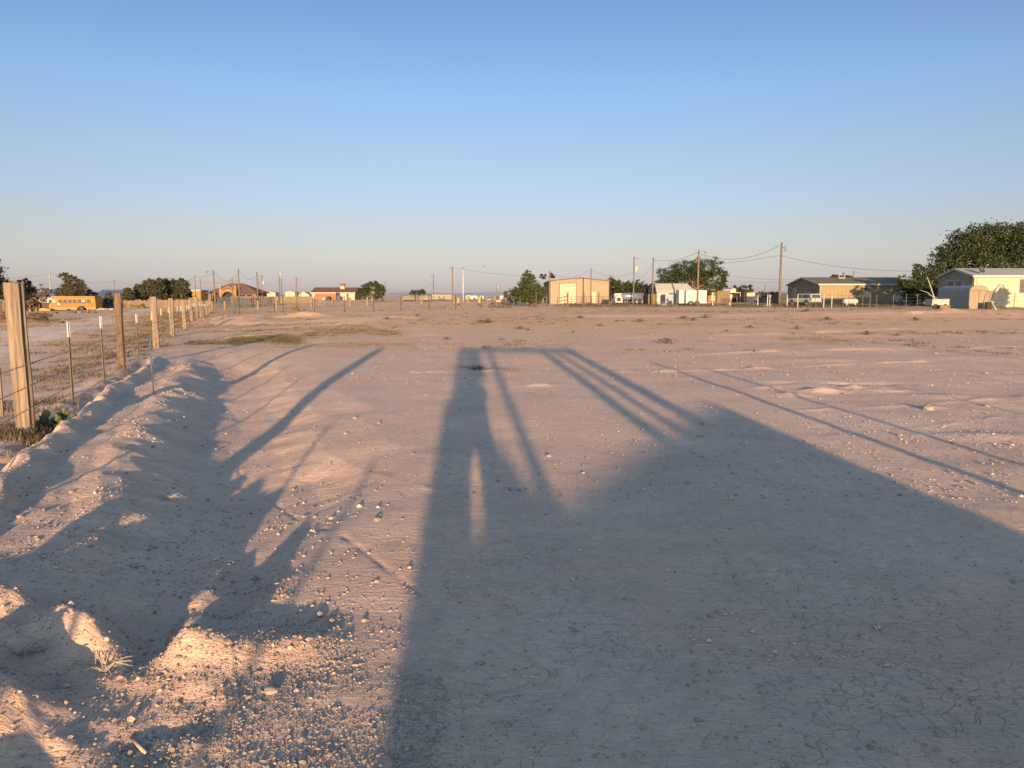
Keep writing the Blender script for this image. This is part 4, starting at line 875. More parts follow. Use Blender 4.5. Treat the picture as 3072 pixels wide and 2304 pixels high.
# box trailer bed and small clutter by it
def clutter(name, label, cat, px0, px1, top, bot, Y, d, mat, shape='box', **k):
    x0, x1 = span(px0, px1, Y); zz = z1((x0 + x1) / 2, Y); zb_ = zz if bot is None else zof(bot, Y); zt_ = zof(top, Y); b = MB()
    if bot is None: zb_ -= .05
    w_ = x1 - x0; h_ = zt_ - zb_
    if shape == 'box':
        b.box(0, w_, 0, d, 0, h_ - .05, jit=.012).box(-.03, w_ + .03, -.03, d + .03, h_ - .045, h_)
        for f in (.15, .5, .85): b.box(w_ * f - .02, w_ * f + .02, -.02, -.001, .02, h_ - .06)
    elif shape == 'barrel':
        b.tube([(w_ / 2, 0, 0), (w_ / 2, 0, h_ * .3), (w_ / 2, 0, h_ * .33), (w_ / 2, 0, h_ * .66), (w_ / 2, 0, h_ * .69), (w_ / 2, 0, h_)], [w_ / 2 * f for f in (.97, .97, 1, 1, .97, .97)], n=14)
    elif shape == 'pile':
        rr_ = random.Random(int(px0))
        for _ in range(k.get('n', 14)):
            cx, cz = rr_.uniform(.1, .9) * w_, rr_.uniform(0, .8) * h_; l = rr_.uniform(.2, .45) * w_; a = rr_.uniform(-.6, .6)
            b.tube([(cx - l / 2, rr_.uniform(0, d), max(.02, cz - a * h_ * .3)), (cx + l / 2, rr_.uniform(0, d), max(.02, cz + a * h_ * .3))], rr_.uniform(.03, .09) * max(.5, h_), n=4, smooth=False)
        b.ball((w_ / 2, d / 2, 0), (w_ * .48, d * .4, h_ * .6), 9, 6, jit=.2, smooth=False)
    elif shape == 'tank':
        r = h_ / 2; b.tube([(r * .15, 0, r), (r * .45, 0, r), (r, 0, r), (w_ - r, 0, r), (w_ - r * .45, 0, r), (w_ - r * .15, 0, r)], [r * .45, r * .8, r, r, r * .8, r * .45], n=16)
    o = b.build(name, mat, None, (x0, Y, zb_)); tag(o, label, cat); return o
WHT = M('white_enamel', (0.280, 0.274, 0.258), .5, var=.06)
c_ = clutter('utility_box', 'white low box trailer bed with greenish side left of the arched metal shed', 'trailer', 2797, 2848, 897, 916, 68, 1.2, M('pale_green_white', (0.240, 0.246, 0.216), .6))
for k in (.3, 1.15): MB().tube([(k, -.06, -.1), (k, .08, -.1)], .22, n=12).build('wheel', RUBBER, c_)
clutter('wooden_pallet', 'brick coloured low pallet stack under the white box trailer', 'pallet', 2822, 2852, 915, None, 67.5, .8, M('pallet_wood', (0.140, 0.085, 0.055), .9))
clutter('black_barrel', 'black barrel lying in shadow right of the arched metal shed', 'barrel', 2956, 2976, 906, None, 69, .6, DARK, 'barrel')
p0, p1 = at(2973, 905, 67), at(2990, 931, 66.5); o = MB().tube([p0, p1], .045, n=8).build('white_pipe', WHITEP); tag(o, 'white pipe leaning beside the black barrel at the right', 'pipe')
o = MB().tube([at(2968, 932 - 15, 69), at(2980, 878, 69), at(2998, 853, 69.5), at(3010, 856, 70), at(3016, 872, 70)], .03, n=6).tube([at(2975, 900, 71), at(2983, 870, 71), at(2996, 857, 71)], .025, n=6).build('pipe_hoops', RUSTPIPE); tag(o, 'bent pipe hoops standing in front of the cream mobile home', 'frame')
o = MB().tube([(0, 0, -.3), (-.15, 0, .9), (-.55, .1, 2.1), (-.9, .1, 2.9)], [.06, .055, .045, .03], n=8).tube([(-.18, 0, 1.0), (-.8, 0, 1.5), (-1.5, .1, 1.75)], [.04, .03, .02], n=6).build('dead_trunk', M('white_bark', (0.252, 0.228, 0.192), .9), None, base(2808, 69)); tag(o, 'bleached slender leaning trunk rising from the fence line left of the arched shed', 'tree trunk')
# propane tank
c_ = clutter('propane_tank', 'white horizontal propane tank in front of the tan house', 'tank', 2528, 2575, 896, 912, 97, .6, WHT, 'tank')
for f in (.45, 1.5): MB().box(f - .08, f + .08, -.25, .25, -.5, .08).build('leg', STEEL, c_)
MB().tube([(1.15, 0, .65), (1.15, 0, .82)], .13, n=8).build('valve_cap', M('valve_red', (.25, .05, .04)), c_)

# ------------------------------------------------------------------ vehicles
def wheel(parent, x, y, r, w_, z=None, side='y'):
    z = r if z is None else z
    pts = [(x, y - w_ / 2, z), (x, y + w_ / 2, z)] if side == 'y' else [(x - w_ / 2, y, z), (x + w_ / 2, y, z)]
    t_ = MB().tube(pts, r, n=18).build('wheel', RUBBER, parent); v = .006
    pts = [(x, y - w_ / 2 - v, z), (x, y + w_ / 2 + v, z)] if side == 'y' else [(x - w_ / 2 - v, y, z), (x + w_ / 2 + v, y, z)]
    MB().tube(pts, r * .55, n=12).build('rim', STEEL, t_)
# station wagon / off-roader: local frame x = forward(front at +x), y left, built then rotated
def offroader(loc, rz, label):
    t = thing('white_offroader', label, 'car', loc, rz); W = .86
    side = [(-2.1, .48), (-2.12, .98), (-1.95, 1.56), (-1.85, 1.62), (.35, 1.62), (.50, 1.56), (.98, 1.05), (2.02, .98), (2.1, .85), (2.1, .48)]
    wa = [(1.72, .48), (1.66, .72), (1.36, .84), (1.06, .72), (1.0, .48)], [(-.92, .48), (-.98, .72), (-1.28, .84), (-1.58, .72), (-1.64, .48)]
    prof = side + [p for p in wa[0]] + [p for p in wa[1]]
    def taper(p, s): return (p[0], s * (W - max(0, p[1] - 1.0) * .22), p[1])
    b = MB(); n = len(prof); v = [taper(p, -1) for p in prof] + [taper(p, 1) for p in prof]
    b.add(v, [(k, (k + 1) % n, n + (k + 1) % n, n + k) for k in range(n)])
    # side faces as strips
    for s, off in ((-1, 0), (1, n)):
        up = [taper(p, s) for p in side]; b.add([taper(p, s) for p in prof], [tuple(range(n))[::s]])
    b.build('body', M('car_white', (0.260, 0.260, 0.250), .3, var=.03, spec=.6), t)
    e = .012
    for s in (-1, 1):
        for a0, a1, a2, a3, nm in [((.42, 1.08), (.90, 1.08), (.50, 1.50), (.42, 1.52), 'front_window'), ((-.42, 1.08), (.32, 1.08), (.32, 1.52), (-.42, 1.52), 'rear_door_window'), ((-1.86, 1.10), (-.54, 1.08), (-.54, 1.52), (-1.72, 1.52), 'side_window')]:
            q_ = [taper(p, s) for p in (a0, a1, a2, a3)]; q_ = [(x, y + s * e, z) for x, y, z in q_]; q2 = [(x, y - s * .008, z) for x, y, z in q_]
            MB().add(q_ + q2, [(0, 1, 2, 3), (4, 5, 6, 7), (0, 1, 5, 4), (1, 2, 6, 5), (2, 3, 7, 6), (3, 0, 4, 7)]).build(nm, GLASS, t)
        for xx_ in (.37, -.48): MB().box(xx_ - .008, xx_ + .008, s * (W + .004) - .004, s * (W + .004) + .004, .55, 1.02).build('door_seam', DARK, t)
        MB().box(-2.0, 2.05, s * (W + .012) - .012, s * (W + .012) + .012, .46, .56).build('sill_trim', M('grey_plastic', (.07, .07, .07), .7), t)
        MB().box(-2.14, -2.08, s * .80 - .06, s * .80 + .06, .80, 1.12).build('tail_light', M('tail_light_red', (.35, .03, .02), .4), t)
        MB().box(2.08, 2.12, s * .62 - .12, s * .62 + .12, .72, .9).build('headlight', GLASS, t)
        MB().box(.62, .78, s * (W + .1) - .05, s * (W + .1) + .05, 1.08, 1.2).build('mirror', DARK, t)
        for xc in (1.36, -1.28):
            wheel(t, xc, s * .76, .37, .24)
            a_ = [(xc + .45 * math.cos(math.pi * i / 8), .40 + .47 * math.sin(math.pi * i / 8)) for i in range(9)]
            MB().tube([(x, s * (W + .02), z) for x, z in a_], .045, n=6).build('arch_flare', M('grey_plastic', (.07, .07, .07), .7), t)
    MB().add([(-2.105, -.66, 1.10), (-2.105, .66, 1.10), (-1.99, .60, 1.50), (-1.99, -.60, 1.50), (-2.14, -.66, 1.10), (-2.14, .66, 1.10), (-2.02, .60, 1.50), (-2.02, -.60, 1.50)], [(0, 1, 2, 3), (7, 6, 5, 4), (0, 1, 5, 4), (2, 3, 7, 6), (0, 3, 7, 4), (1, 2, 6, 5)]).build('rear_window', GLASS, t)
    MB().box(-2.26, -2.11, -.84, .84, .46, .62).build('rear_bumper', M('grey_plastic', (.07, .07, .07), .7), t)
    MB().add([(.99, -.70, 1.10), (.99, .70, 1.10), (.56, .62, 1.54), (.56, -.62, 1.54), (1.01, -.70, 1.10), (1.01, .70, 1.10), (.58, .62, 1.55), (.58, -.62, 1.55)], [(0, 1, 2, 3), (4, 5, 6, 7), (0, 1, 5, 4), (2, 3, 7, 6)]).build('windscreen', GLASS, t)
    for s in (-.5, .5): MB().tube([(-1.7, s, 1.68), (.1, s, 1.68)], .015, n=6).build('roof_rail', DARK, t)
    MB().box(-2.135, -2.12, -.16, .16, .82, .94).build('number_plate', TRIM, t)
    return t
cpt = base(2418, 98.5); offroader(cpt + Vector((0, .6, 0)), R(90 + 21), 'white four door off-roader parked with its sunlit tailgate towards the lot')
# pickup rear by the small tree
p = base(2712, 106); t = thing('white_pickup', 'tail end of a white pickup truck half hidden by the small leaning tree', 'car', p, R(80))
MB().prism([(-2.6, .5), (-2.62, 1.25), (-.6, 1.25), (-.5, 1.85), (.8, 1.85), (1.4, 1.3), (2.6, 1.2), (2.65, .5)], -.9, .9).build('body', M('car_white', (0.260, 0.260, 0.250), .3), t)
for s in (-1, 1):
    MB().box(-2.66, -2.6, s * .8 - .08, s * .8 + .08, .8, 1.2).build('tail_light', M('tail_light_red', (.35, .03, .02), .4), t); MB().box(-.4, .7, s * .9 - .01, s * .9 + .015 * s + .002, 1.35, 1.75).build('side_window', GLASS, t)
    for xc in (-1.5, 1.6): wheel(t, xc, s * .84, .42, .26)
# white cargo trailer
Y0 = 112; x0, x1 = span(2037, 2120, Y0); zb = z1(x0, Y0); t = thing('cargo_trailer', 'white enclosed cargo trailer with two wheels on each side', 'trailer', (x0, Y0, zb)); W = x1 - x0; T = zof(872, Y0) - zb
MB().box(.0, W, 0, 2.1, .38, T, jit=0).build('box_body', WHT, t)
MB().box(-.01, W + .01, -.012, 2.11, T + .002, T + .07).build('roof_cap', GREYMET, t); MB().box(-.02, .1, -.02, -.003, .38, T).box(W * .2, W * .2 + .04, -.014, -.002, .4, T - .02).build('corner_trim', GREYMET, t)
for f in (.34, .5, .66, .82): MB().box(W * f, W * f + .015, -.006, -.001, .45, T - .08).build('panel_seam', GREYMET, t)
for xc in (W * .42, W * .64):
    wheel(t, xc, -.08, .34, .2, .34); a_ = [(xc + .42 * math.cos(math.pi * i / 8), .38 + .38 * math.sin(math.pi * i / 8)) for i in range(9)]; MB().tube([(x, -.12, z) for x, z in a_], .05, n=6).build('mudguard', GREYMET, t)
MB().tube([(W, 1, .45), (W + 1.3, 1, .45)], .06, n=6).build('drawbar', STEEL, t); MB().box(W + 1.1, W + 1.2, .9, 1.1, 0, .7).build('jack', STEEL, t)
c_ = clutter('small_trailer', 'grey-blue shaded end of a second small trailer left of the white cargo trailer', 'trailer', 1996, 2036, 883, None, 115, 2.5, M('blue_grey_panel', (0.210, 0.231, 0.252), .6))
c_ = clutter('dark_tarp', 'dark blue tarpaulin heap against the small grey trailer', 'tarp', 2003, 2021, 892, None, 111, 1.2, M('dark_blue_tarp', (.03, .04, .07), .6), 'pile', n=8)
clutter('junk_pile', 'low pile of rusty scrap at the corner of the white barn-roofed shed', 'scrap', 1981, 2004, 903, None, 110, 1, M('scrap', (.16, .11, .08), .9), 'pile')
# barn-roofed shed
Y0 = 118; x0, x1 = span(1971, 2083, Y0); zb = z1(x0, Y0); W = x1 - x0; T = zof(850, Y0 + 3.7) - zb; t = thing('barn_shed', 'white metal shed with a gambrel barn roof behind the cargo trailer', 'shed', (x0, Y0, zb))
g = [(y_ * 1.7, z_) for y_, z_ in [(0, 0), (4.4, 0), (4.4, T * .62), (3.6, T * .9), (2.2, T), (.8, T * .93), (0, T * .62)]]
MB().prism([(0, 0), (.03, 0), (.03, T * .62), (0, T * .62)], 0, W, 'x').build('long_wall', WMET, t)
MB().prism(g, 0, .03, 'x').build('end_wall', GREYMET, t)
ew = MB().prism(g, W - .03, W, 'x'); ew.v = [(x - .95 * max(0, (z - T * .6) / (T * .4)), y, z) for x, y, z in ew.v]; ew.build('end_wall', GREYMET, t)
ro = [(-.1, T * .58), (0, T * .635), (.8, T * .945), (2.2, T + .02), (3.6, T * .92), (4.4, T * .635), (4.4, T * .66), (3.6, T * .95), (2.2, T + .06), (.78, T * .975), (-.03, T * .665), (-.13, T * .60)]
ro = [(y_ * 1.7, z_) for y_, z_ in ro]; rb = MB().prism(ro, -.15, W + .1, 'x'); rb.v = [(x if x < 0 else x - 1.0 * max(0, (z - T * .6) / (T * .4)), y, z) for x, y, z in rb.v]; rb.build('roof', WMET, t)
MB().prism([(2.4, 0), (5.0, 0), (5.0, T * .8), (2.4, T * .8)], -.04, -.003, 'x').build('doorway', DARK, t)
MB().prism([(-.4, 0), (1.1, 0), (1.1, T * .55), (-.4, T * .55)], -.12, -.05, 'x').build('open_door', GREYMET, t)
bb = MB()
for k in range(int(W / .45)): bb.box(k * .45 + .2, k * .45 + .24, -.02, -.001, .02, T * .60)
bb.build('wall_rib', WMET, t, kind='stuff')
# dog-leg lean-to on its left
MB().prism([(.3, 0), (3.4, 0), (3.4, T * .5), (.3, T * .5)], -1.3, -.16, 'x').build('lean_to', M('rust_tan_sheet', (0.138, 0.083, 0.050), .9), t)
# metal workshop
Y0 = 130; x0, x1 = span(1650, 1827, Y0); zb = z1(x0, Y0) - .05; W = x1 - x0; ev = zof(843, Y0) - zb; pk = zof(834, Y0) - zb; D = 26
t = thing('metal_workshop', 'tan ribbed metal workshop with a large cream roller door', 'workshop', (x0, Y0, zb))
MB().prism([(0, -.2), (W, -.2), (W, ev), (W * .5, pk), (0, ev)], 0, .04).build('front_wall', TANMET, t)
MB().box(-.0, .04, .05, D, -.2, ev).box(W - .04, W, .05, D, -.2, ev).build('side_wall', M('shade_tan_sheet', (0.203, 0.188, 0.143), .7), t); MB().prism([(0, -.2), (W, -.2), (W, ev), (W * .5, pk), (0, ev)], D, D + .04).build('back_wall', TANMET, t)
MB().prism([(-.12, ev + .01), (W * .5, pk + .01), (W + .12, ev + .01), (W + .12, ev + .1), (W * .5, pk + .1), (-.12, ev + .1)], -.12, D + .2).build('roof', TANMET, t)
MB().prism([(-.14, ev - .06), (W * .5, pk - .05), (W + .14, ev - .06), (W + .14, ev + .12), (W * .5, pk + .12), (-.14, ev + .12)], -.18, -.125).build('gable_trim', M('brown_trim', (0.091, 0.059, 0.038), .7), t)
sc = Y0 / F; d0, d1 = (1679 - 1650) * sc, (1727 - 1650) * sc; dh = zof(850, Y0) - zb
dr = MB().box(d0, d1, -.05, -.004, 0, dh).build('roller_door', M('cream_door', (0.258, 0.222, 0.156), .6, var=.03), t)
for k in range(11): MB().box(d0 + .02, d1 - .02, -.058, -.051, .15 + k * dh / 11.3, .17 + k * dh / 11.3).build('door_slat', M('cream_door_line', (0.216, 0.180, 0.126), .7), dr)
MB().box(d0 - .1, d0 - .002, -.07, -.004, 0, dh + .1).box(d1 + .002, d1 + .1, -.07, -.004, 0, dh + .1).box(d0 - .1, d1 + .1, -.072, -.004, dh + .003, dh + .1).build('door_frame', M('brown_trim', (0.091, 0.059, 0.038), .7), t)
MB().box((1775 - 1650) * sc, (1787 - 1650) * sc, -.05, -.004, 0, 2.1).build('side_door', M('cream_door', (0.258, 0.222, 0.156)), t)
for xx_ in (-.02, W - .08): MB().box(xx_, xx_ + .1, -.03, -.003, 0, ev).build('corner_trim', M('brown_trim', (0.091, 0.059, 0.038), .7), t)
bb = MB()
for k in range(int(W / .3)):
    x = k * .3 + .12
    if d0 - .15 < x < d1 + .12: zl = dh + .12
    elif (1773 - 1650) * sc < x < (1789 - 1650) * sc: zl = 2.15
    else: zl = 0
    bb.box(x, x + .05, -.028, -.001, zl, ev - .06 + (pk - ev) * (1 - abs(x / W - .5) * 2))
for k in range(60): bb.box(-.028, -.001, .3 + k * .42, .36 + k * .42, 0, ev - .05)
bb.build('wall_rib', TANMET, t, kind='stuff')
# tanker and truck
p = base(1892, 122); t = thing('tanker_trailer', 'long silver tank trailer parked behind the pipe fence panels', 'trailer', p)
MB().tube([(-1.6, 0, 1.3), (-1.55, 0, 1.3), (2.3, .6, 1.3), (2.35, .6, 1.3)], [.3, .55, .55, .3], n=16).build('tank', M('silver_tank', (0.200, 0.216, 0.256), .35, metal=.5), t)
MB().box(-1.6, 2.4, -.3, .3, .5, .68).build('chassis', DARK, t)
for xc in (.9, 1.8): wheel(t, xc, -.3, .45, .3, .45)
for k in range(4): MB().tube([(-1.2 + k * 1.1, -.1 + k * .17, .72), (-1.2 + k * 1.1, -.6 + k * .17, 1.3), (-1.2 + k * 1.1, -.1 + k * .17, 1.88)], .025, n=5).build('band', STEEL, t)
p = base(1856, 118); t = thing('white_truck', 'white truck facing the camera with a dark grille beside the tanker', 'truck', p)
MB().box(-.55, .55, 0, 2.2, .45, 1.2).box(-.52, .52, .9, 2.3, 1.201, 1.75).build('cab', WHT, t); MB().box(-.42, .42, .88, .899, 1.25, 1.68).build('windscreen', GLASS, t)
MB().box(-.26, .26, -.03, -.002, .55, 1.1).build('grille', DARK, t); MB().box(-.6, .6, -.12, -.031, .35, .52).build('bumper', STEEL, t)
for s in (-1, 1): MB().box(s * .42 - .1, s * .42 + .1, -.03, -.002, .7, .9).build('headlight', STEEL, t); wheel(t, s * .48, .5, .38, .22, .38, 'x')
# little house with porch, sheds
Y0 = 150; x0, x1 = span(2150, 2190, Y0); zb = z1(x0, Y0); t = thing('porch_house', 'small brown house with a shiny low roof and a dark porch', 'house', (x0, Y0, zb)); sc = Y0 / F; T = zof(871, Y0) - zb
MB().box(0, 2.6, 0, 5, -.1, T, 0).build('wall', M('brown_wall', (0.132, 0.099, 0.066), .9), t); MB().add([(-1.3, -.4, T + .01), (3.0, -.4, T + .01), (3.0, 5, T + .9), (-1.3, 5, T + .9), (-1.3, -.4, T + .13), (3.0, -.4, T + .13), (2.2, 5, T + 1.0), (-1.3, 5, T + 1.0)], [(3, 2, 1, 0), (4, 5, 6, 7), (0, 1, 5, 4), (1, 2, 6, 5), (2, 3, 7, 6), (3, 0, 4, 7)]).build('roof', GREYMET, t)
MB().box(2.62, 4.8, .6, 3.5, 1.9, 2.0).build('porch_roof', GREYMET, t); MB().box(2.62, 4.8, 3.2, 3.4, 0, 1.89).build('porch_back', DARK, t); MB().box(3.4, 3.9, 3.12, 3.19, .1, 1.8).build('porch_door', WHT, t); MB().box(4.7, 4.8, .62, .72, 0, 1.89).build('porch_post', TRIM, t); MB().box(2.62, 4.7, 3.5, 3.6, 2.0, 2.75).build('parapet', CREAM, t)
MB().box(-1.6, -.02, .5, 4, -.1, T - .3).build('side_room', M('orange_wall', (0.203, 0.099, 0.041), .9), t); MB().box(-.9, -.3, .46, .497, .4, 1.9).build('glazed_door', WHT, t)
b = MB()
for k in range(5): b.tube([(.9 + k * .35, -1.2, 0), (.9 + k * .35, -1.2, .9)], .03, n=4)
b.tube([(.8, -1.2, .9), (2.4, -1.2, .55)], .03, n=4).tube([(.8, -1.2, .5), (2.4, -1.2, .2)], .03, n=4).build('stair_rail', RUSTPIPE, t)
clutter('cream_container', 'cream panelled shed right of the porch house, its lit end facing the lot', 'shed', 2240, 2264, 878, None, 150, 3, CREAM)
clutter('olive_shed', 'dull olive shed between the porch and the cream panelled shed', 'shed', 2226, 2239, 879, None, 153, 3, M('olive_wall', (0.110, 0.105, 0.072), .9))
clutter('dark_shed', 'dark green shed against the left end of the tan house', 'shed', 2340, 2360, 880, None, 116, 3, M('dark_green_wall', (.04, .05, .04), .9))
clutter('low_hut', 'low grey-brown hut behind the white fence pipes left of the tall pole', 'shed', 2286, 2328, 891, None, 140, 3, M('grey_brown_wall', (0.090, 0.072, 0.054), .9))
clutter('scrap_heap', 'dark scrap lying at the foot of the tall pole', 'scrap', 2291, 2322, 910, None, 95, 1, M('scrap', (.16, .11, .08), .9), 'pile')
clutter('white_barrel', 'small white drum on the ground in front of the porch house', 'barrel', 2186, 2193, 908, None, 106, .5, WHT, 'barrel')
clutter('purple_bush_heap', 'dark low heap beside the cream panelled shed', 'scrap', 2257, 2275, 898, None, 140, 1, M('dark_heap', (.06, .04, .05), .9), 'pile')

# ------------------------------------------------------------------ middle distance
def fence_row(name, label, posts, rails=(), rail_r=.02, mat=RUSTPIPE, rmat=None):
    """posts: (px, Y, height, half width, material, white tip)"""
    t = thing(name, label, 'fence', (0, 0, 0)); tops = []
    for px, Y, h, w_, m, tip in posts:
        b0 = base(px, Y); tops.append((b0, h))
        if w_ > .07: MB().box(-w_, w_, -w_, w_, -.3, h, jit=.012).build('wood_post', m, t, b0)
        elif tip is None: MB().tube([(0, 0, -.3), (0, 0, h)], w_, n=8).build('pipe_post', m, t, b0)
        else: tpost(t, b0, h, .2, (random.uniform(-.02, .02), 0), m, 0, white=tip, wscale=1.5)
    for f in rails:
        MB().tube([b0 + Vector((0, 0, h * f if f <= 1 else f)) for b0, h in tops], rail_r, n=4, smooth=False).build('rail' if rail_r > .015 else 'wire', rmat or mat, t)
    return t
tall = [823, 849, 943, 1033, 1120, 1203, 1287, 1366, 1444, 1513, 1592, 1642, 717]; P = []
def midY(px): return float(np.interp(px, [650, 944, 1120, 1366, 1513, 1660], [88, 86, 89, 98, 105, 110]))
for px in sorted(tall): P.append((px, midY(px), 1.85 if px != 1120 else 2.0, .045, RUSTPIPE, None))
for px in [658, 668, 700, 733, 747, 755, 790, 888, 950, 965, 1011, 1075, 1095, 1135, 1160, 1195, 1250, 1302, 1330, 1350, 1400, 1425, 1480, 1540, 1560, 1615]: P.append((px, midY(px), 1.25, .02, GREENP, False))
P.sort(key=lambda a: a[0]); fence_row('pasture_fence', 'long wire fence of thin dark posts crossing the middle distance', P, (.35, .6, .85), .009, rmat=RUST)
OR = M('orange_post_wood', (0.180, 0.110, 0.065), .9)
fence_row('back_fence', 'farther fence of thick orange-lit timber posts beyond the thin wire fence', [(px, 112 + (px - 670) * .02, 1.35, .13 if px not in (938,) else .11, OR, None) for px in (636, 675, 774, 830, 935, 943, 999, 1050, 1102, 1265, 1362, 1405, 1462, 1485, 1533, 1598)], (.45, .8), .012, rmat=RUST)
g = thing('field_gate', 'grey metal bar gate hung between two orange posts below the brick house', 'gate', (0, 0, 0))
a_, b_ = base(945, 116), base(996, 117)
for k in range(5): MB().tube([a_ + Vector((0, 0, .25 + k * .24)), b_ + Vector((0, 0, .25 + k * .24))], .025, n=6).build('bar', STEEL, g)
for f in (0, .5, 1): q = a_.lerp(b_, f); MB().tube([q + Vector((0, 0, .2)), q + Vector((0, 0, 1.25))], .03, n=6).build('upright', STEEL, g)
# pipe pen left of the workshop
fence_row('pipe_pen', 'tall green-grey mesh pen panels in front of the pointed tree', [(px, 112, 2.0 if px % 2 else 1.9, .035, STEEL if px % 3 else RUSTPIPE, None) for px in (1535, 1545, 1562, 1577, 1596, 1608, 1618, 1630, 1640)], (1, .68, .35), .016, mat=STEEL)
fence_row('timber_posts', 'rust-brown timber posts standing in front of the workshop', [(1608, 106, 2.05, .10, RUSTPIPE, None), (1625, 112, 1.3, .12, OLDWOOD2, None), (1703, 106, 1.95, .11, M('red_brown_post', (0.114, 0.054, 0.030)), None), (1752, 110, 1.9, .09, M('red_brown_post', (0.114, 0.054, 0.030)), None), (1796, 108, 1.95, .10, M('red_brown_post', (0.114, 0.054, 0.030)), None)])
g = thing('pipe_gate', 'rusty pipe gate standing open in front of the workshop door', 'gate', (0, 0, 0))
a_, b_ = base(1672, 104), base(1701, 106)
for z0, z1__ in ((.35, .45), (.75, .95), (1.2, 1.45)): MB().tube([a_ + Vector((0, 0, z0)), b_ + Vector((0, 0, z1__))], .035, n=6).build('bar', RUSTPIPE, g)
for f, hh in ((0, 1.25), (.38, 1.33), (.75, 1.4), (1, 1.45)): q = a_.lerp(b_, f); MB().tube([q + Vector((0, 0, .1 if f else -.1)), q + Vector((0, 0, hh))], .035, n=6).build('upright', RUSTPIPE, g)
fence_row('pipe_corral', 'rusty pipe corral rails in front of the right half of the workshop', [(px, 113, 1.35, .03, RUSTPIPE, None) for px in (1713, 1745, 1760, 1775, 1805, 1811, 1828)], (.98, .72, .45), .03)
g = thing('silver_panels', 'silver tube livestock panels with slanting braces in front of the tanker', 'fence', (0, 0, 0))
for k, px in enumerate((1835, 1848, 1868, 1882, 1898, 1912, 1928)):
    q = base(px, 113); MB().tube([q + Vector((0, 0, -.1)), q + Vector((0, 0, 1.6))], .03, n=6).build('upright', STEEL, g)
for hh in (.5, 1.0, 1.55): MB().tube([base(1835, 113) + Vector((0, 0, hh)), base(1928, 113) + Vector((0, 0, hh))], .025, n=6).build('rail', STEEL, g)
MB().tube([base(1825, 112) + Vector((0, 0, .1)), base(1849, 112.5) + Vector((0, 0, 1.5))], .04, n=6).build('brace', STEEL, g); MB().tube([base(1866, 112.5) + Vector((0, 0, 1.3)), base(1878, 112) + Vector((0, 0, .4))], .04, n=6).build('brace', STEEL, g)
# right-hand wire fence in front of the houses
def rY(px): return float(np.interp(px, [1990, 2340, 2700, 3072, 3300], [98, 93, 78, 70, 66]))
P = [(px, rY(px), 1.45, .02, GREENP, False) for px in (2001, 2030, 2140, 2160, 2182, 2260, 2430, 2446, 2528, 2546, 2588, 2610, 2630, 2680, 2718, 2751, 2788, 2863, 2951, 3042, 3130, 3220)]
P += [(px, rY(px), 1.5, .055, WHITEP, None) for px in (2273, 2302, 2309, 2361, 2393, 2471, 2495)] + [(2233, 94, 1.9, .05, RUSTPIPE, None)]
P.sort(key=lambda a: a[0]); fence_row('house_fence', 'wire fence with dark and white posts in front of the houses on the right', P, (.3, .5, .75, .95), .009, rmat=RUST)
# wheel rake, fuel drums
p = base(1491, 101); t = thing('farm_implement', 'old rusty wheeled farm implement standing by the middle fence', 'farm machine', p)
for x, r in ((-.75, .30), (.15, .42), (1.55, .28), (.5, .38)):
    w_ = MB(); w_.tube([(x + r * math.cos(a * math.pi / 8), .0, r + r * math.sin(a * math.pi / 8)) for a in range(17)], .05, n=6).tube([(x - r, 0, r), (x + r, 0, r)], .02, n=4).tube([(x, 0, 0), (x, 0, 2 * r)], .02, n=4); w_.build('wheel', DARK, t)
MB().tube([(-.8, 0, .4), (0, 0, 1.1), (.5, 0, .9), (1.55, 0, .3)], .06, n=6).tube([(0, 0, 1.1), (0, .1, 1.45), (.12, .1, 1.5)], .07, n=6).box(-.3, .4, -.2, .3, .65, .95, jit=.03).build('frame', RUSTPIPE, t); MB().box(-.15, .55, -.3, -.22, .75, 1.05).build('seat', M('pale_scrap', (0.200, 0.150, 0.110)), t)
YL = M('pale_yellow_paint', (0.250, 0.210, 0.085), .6)
for px, lab in ((1375, 'pale yellow drum on legs just left of the white light pole'), (1438, 'pale yellow drum on legs right of the white light pole')):
    p = base(px, 118); t = thing('yellow_drum', lab, 'drum', p, 0, 'yellow drums')
    MB().tube([(0, 0, .35), (0, 0, .45), (0, 0, 1.15), (0, 0, 1.25)], [.2, .24, .24, .15], n=12).build('drum', YL, t); MB().tube([(0, 0, 1.25), (0, 0, 1.5)], .10, n=8).build('red_cap', M('red_cap', (0.180, 0.048, 0.030)), t)
    for a in range(3): MB().tube([(.18 * math.cos(a * 2.1), .18 * math.sin(a * 2.1), -.1), (.18 * math.cos(a * 2.1), .18 * math.sin(a * 2.1), .4)], .025, n=5).build('leg', RUSTPIPE, t)
# pale trailers, hoop sheds
HO = M('hoop_cover', (0.165, 0.130, 0.095), .8, var=.2, scale=.5)
for k, (px0, px1, top, lab) in enumerate([(1208, 1243, 883, 'left hoop shed of the two behind the dark bush'), (1258, 1292, 883, 'right hoop shed of the two behind the dark bush')]):
    x0, x1 = span(px0, px1, 165); zb = z1(x0, 165); t = thing('hoop_shed', lab, 'shed', (x0, 165, zb), 0, 'hoop sheds'); W = x1 - x0; T = zof(top, 165) - zb
    MB().prism([(0, 0)] + [(1.5 - 1.5 * math.cos(math.pi * i / 8), T * math.sin(math.pi * i / 8) ** .7) for i in range(9)], 0, W, 'x').build('cover', HO, t); MB().prism([(.2, 0), (2.6, 0), (2.4, T * .7), (1.5, T * .9), (.4, T * .7)], W + .004, W + .03, 'x').build('end_panel', WMET, t)
    MB().box(.1, W, -.03, -.004, 0, .35).build('skirt', DARK, t)
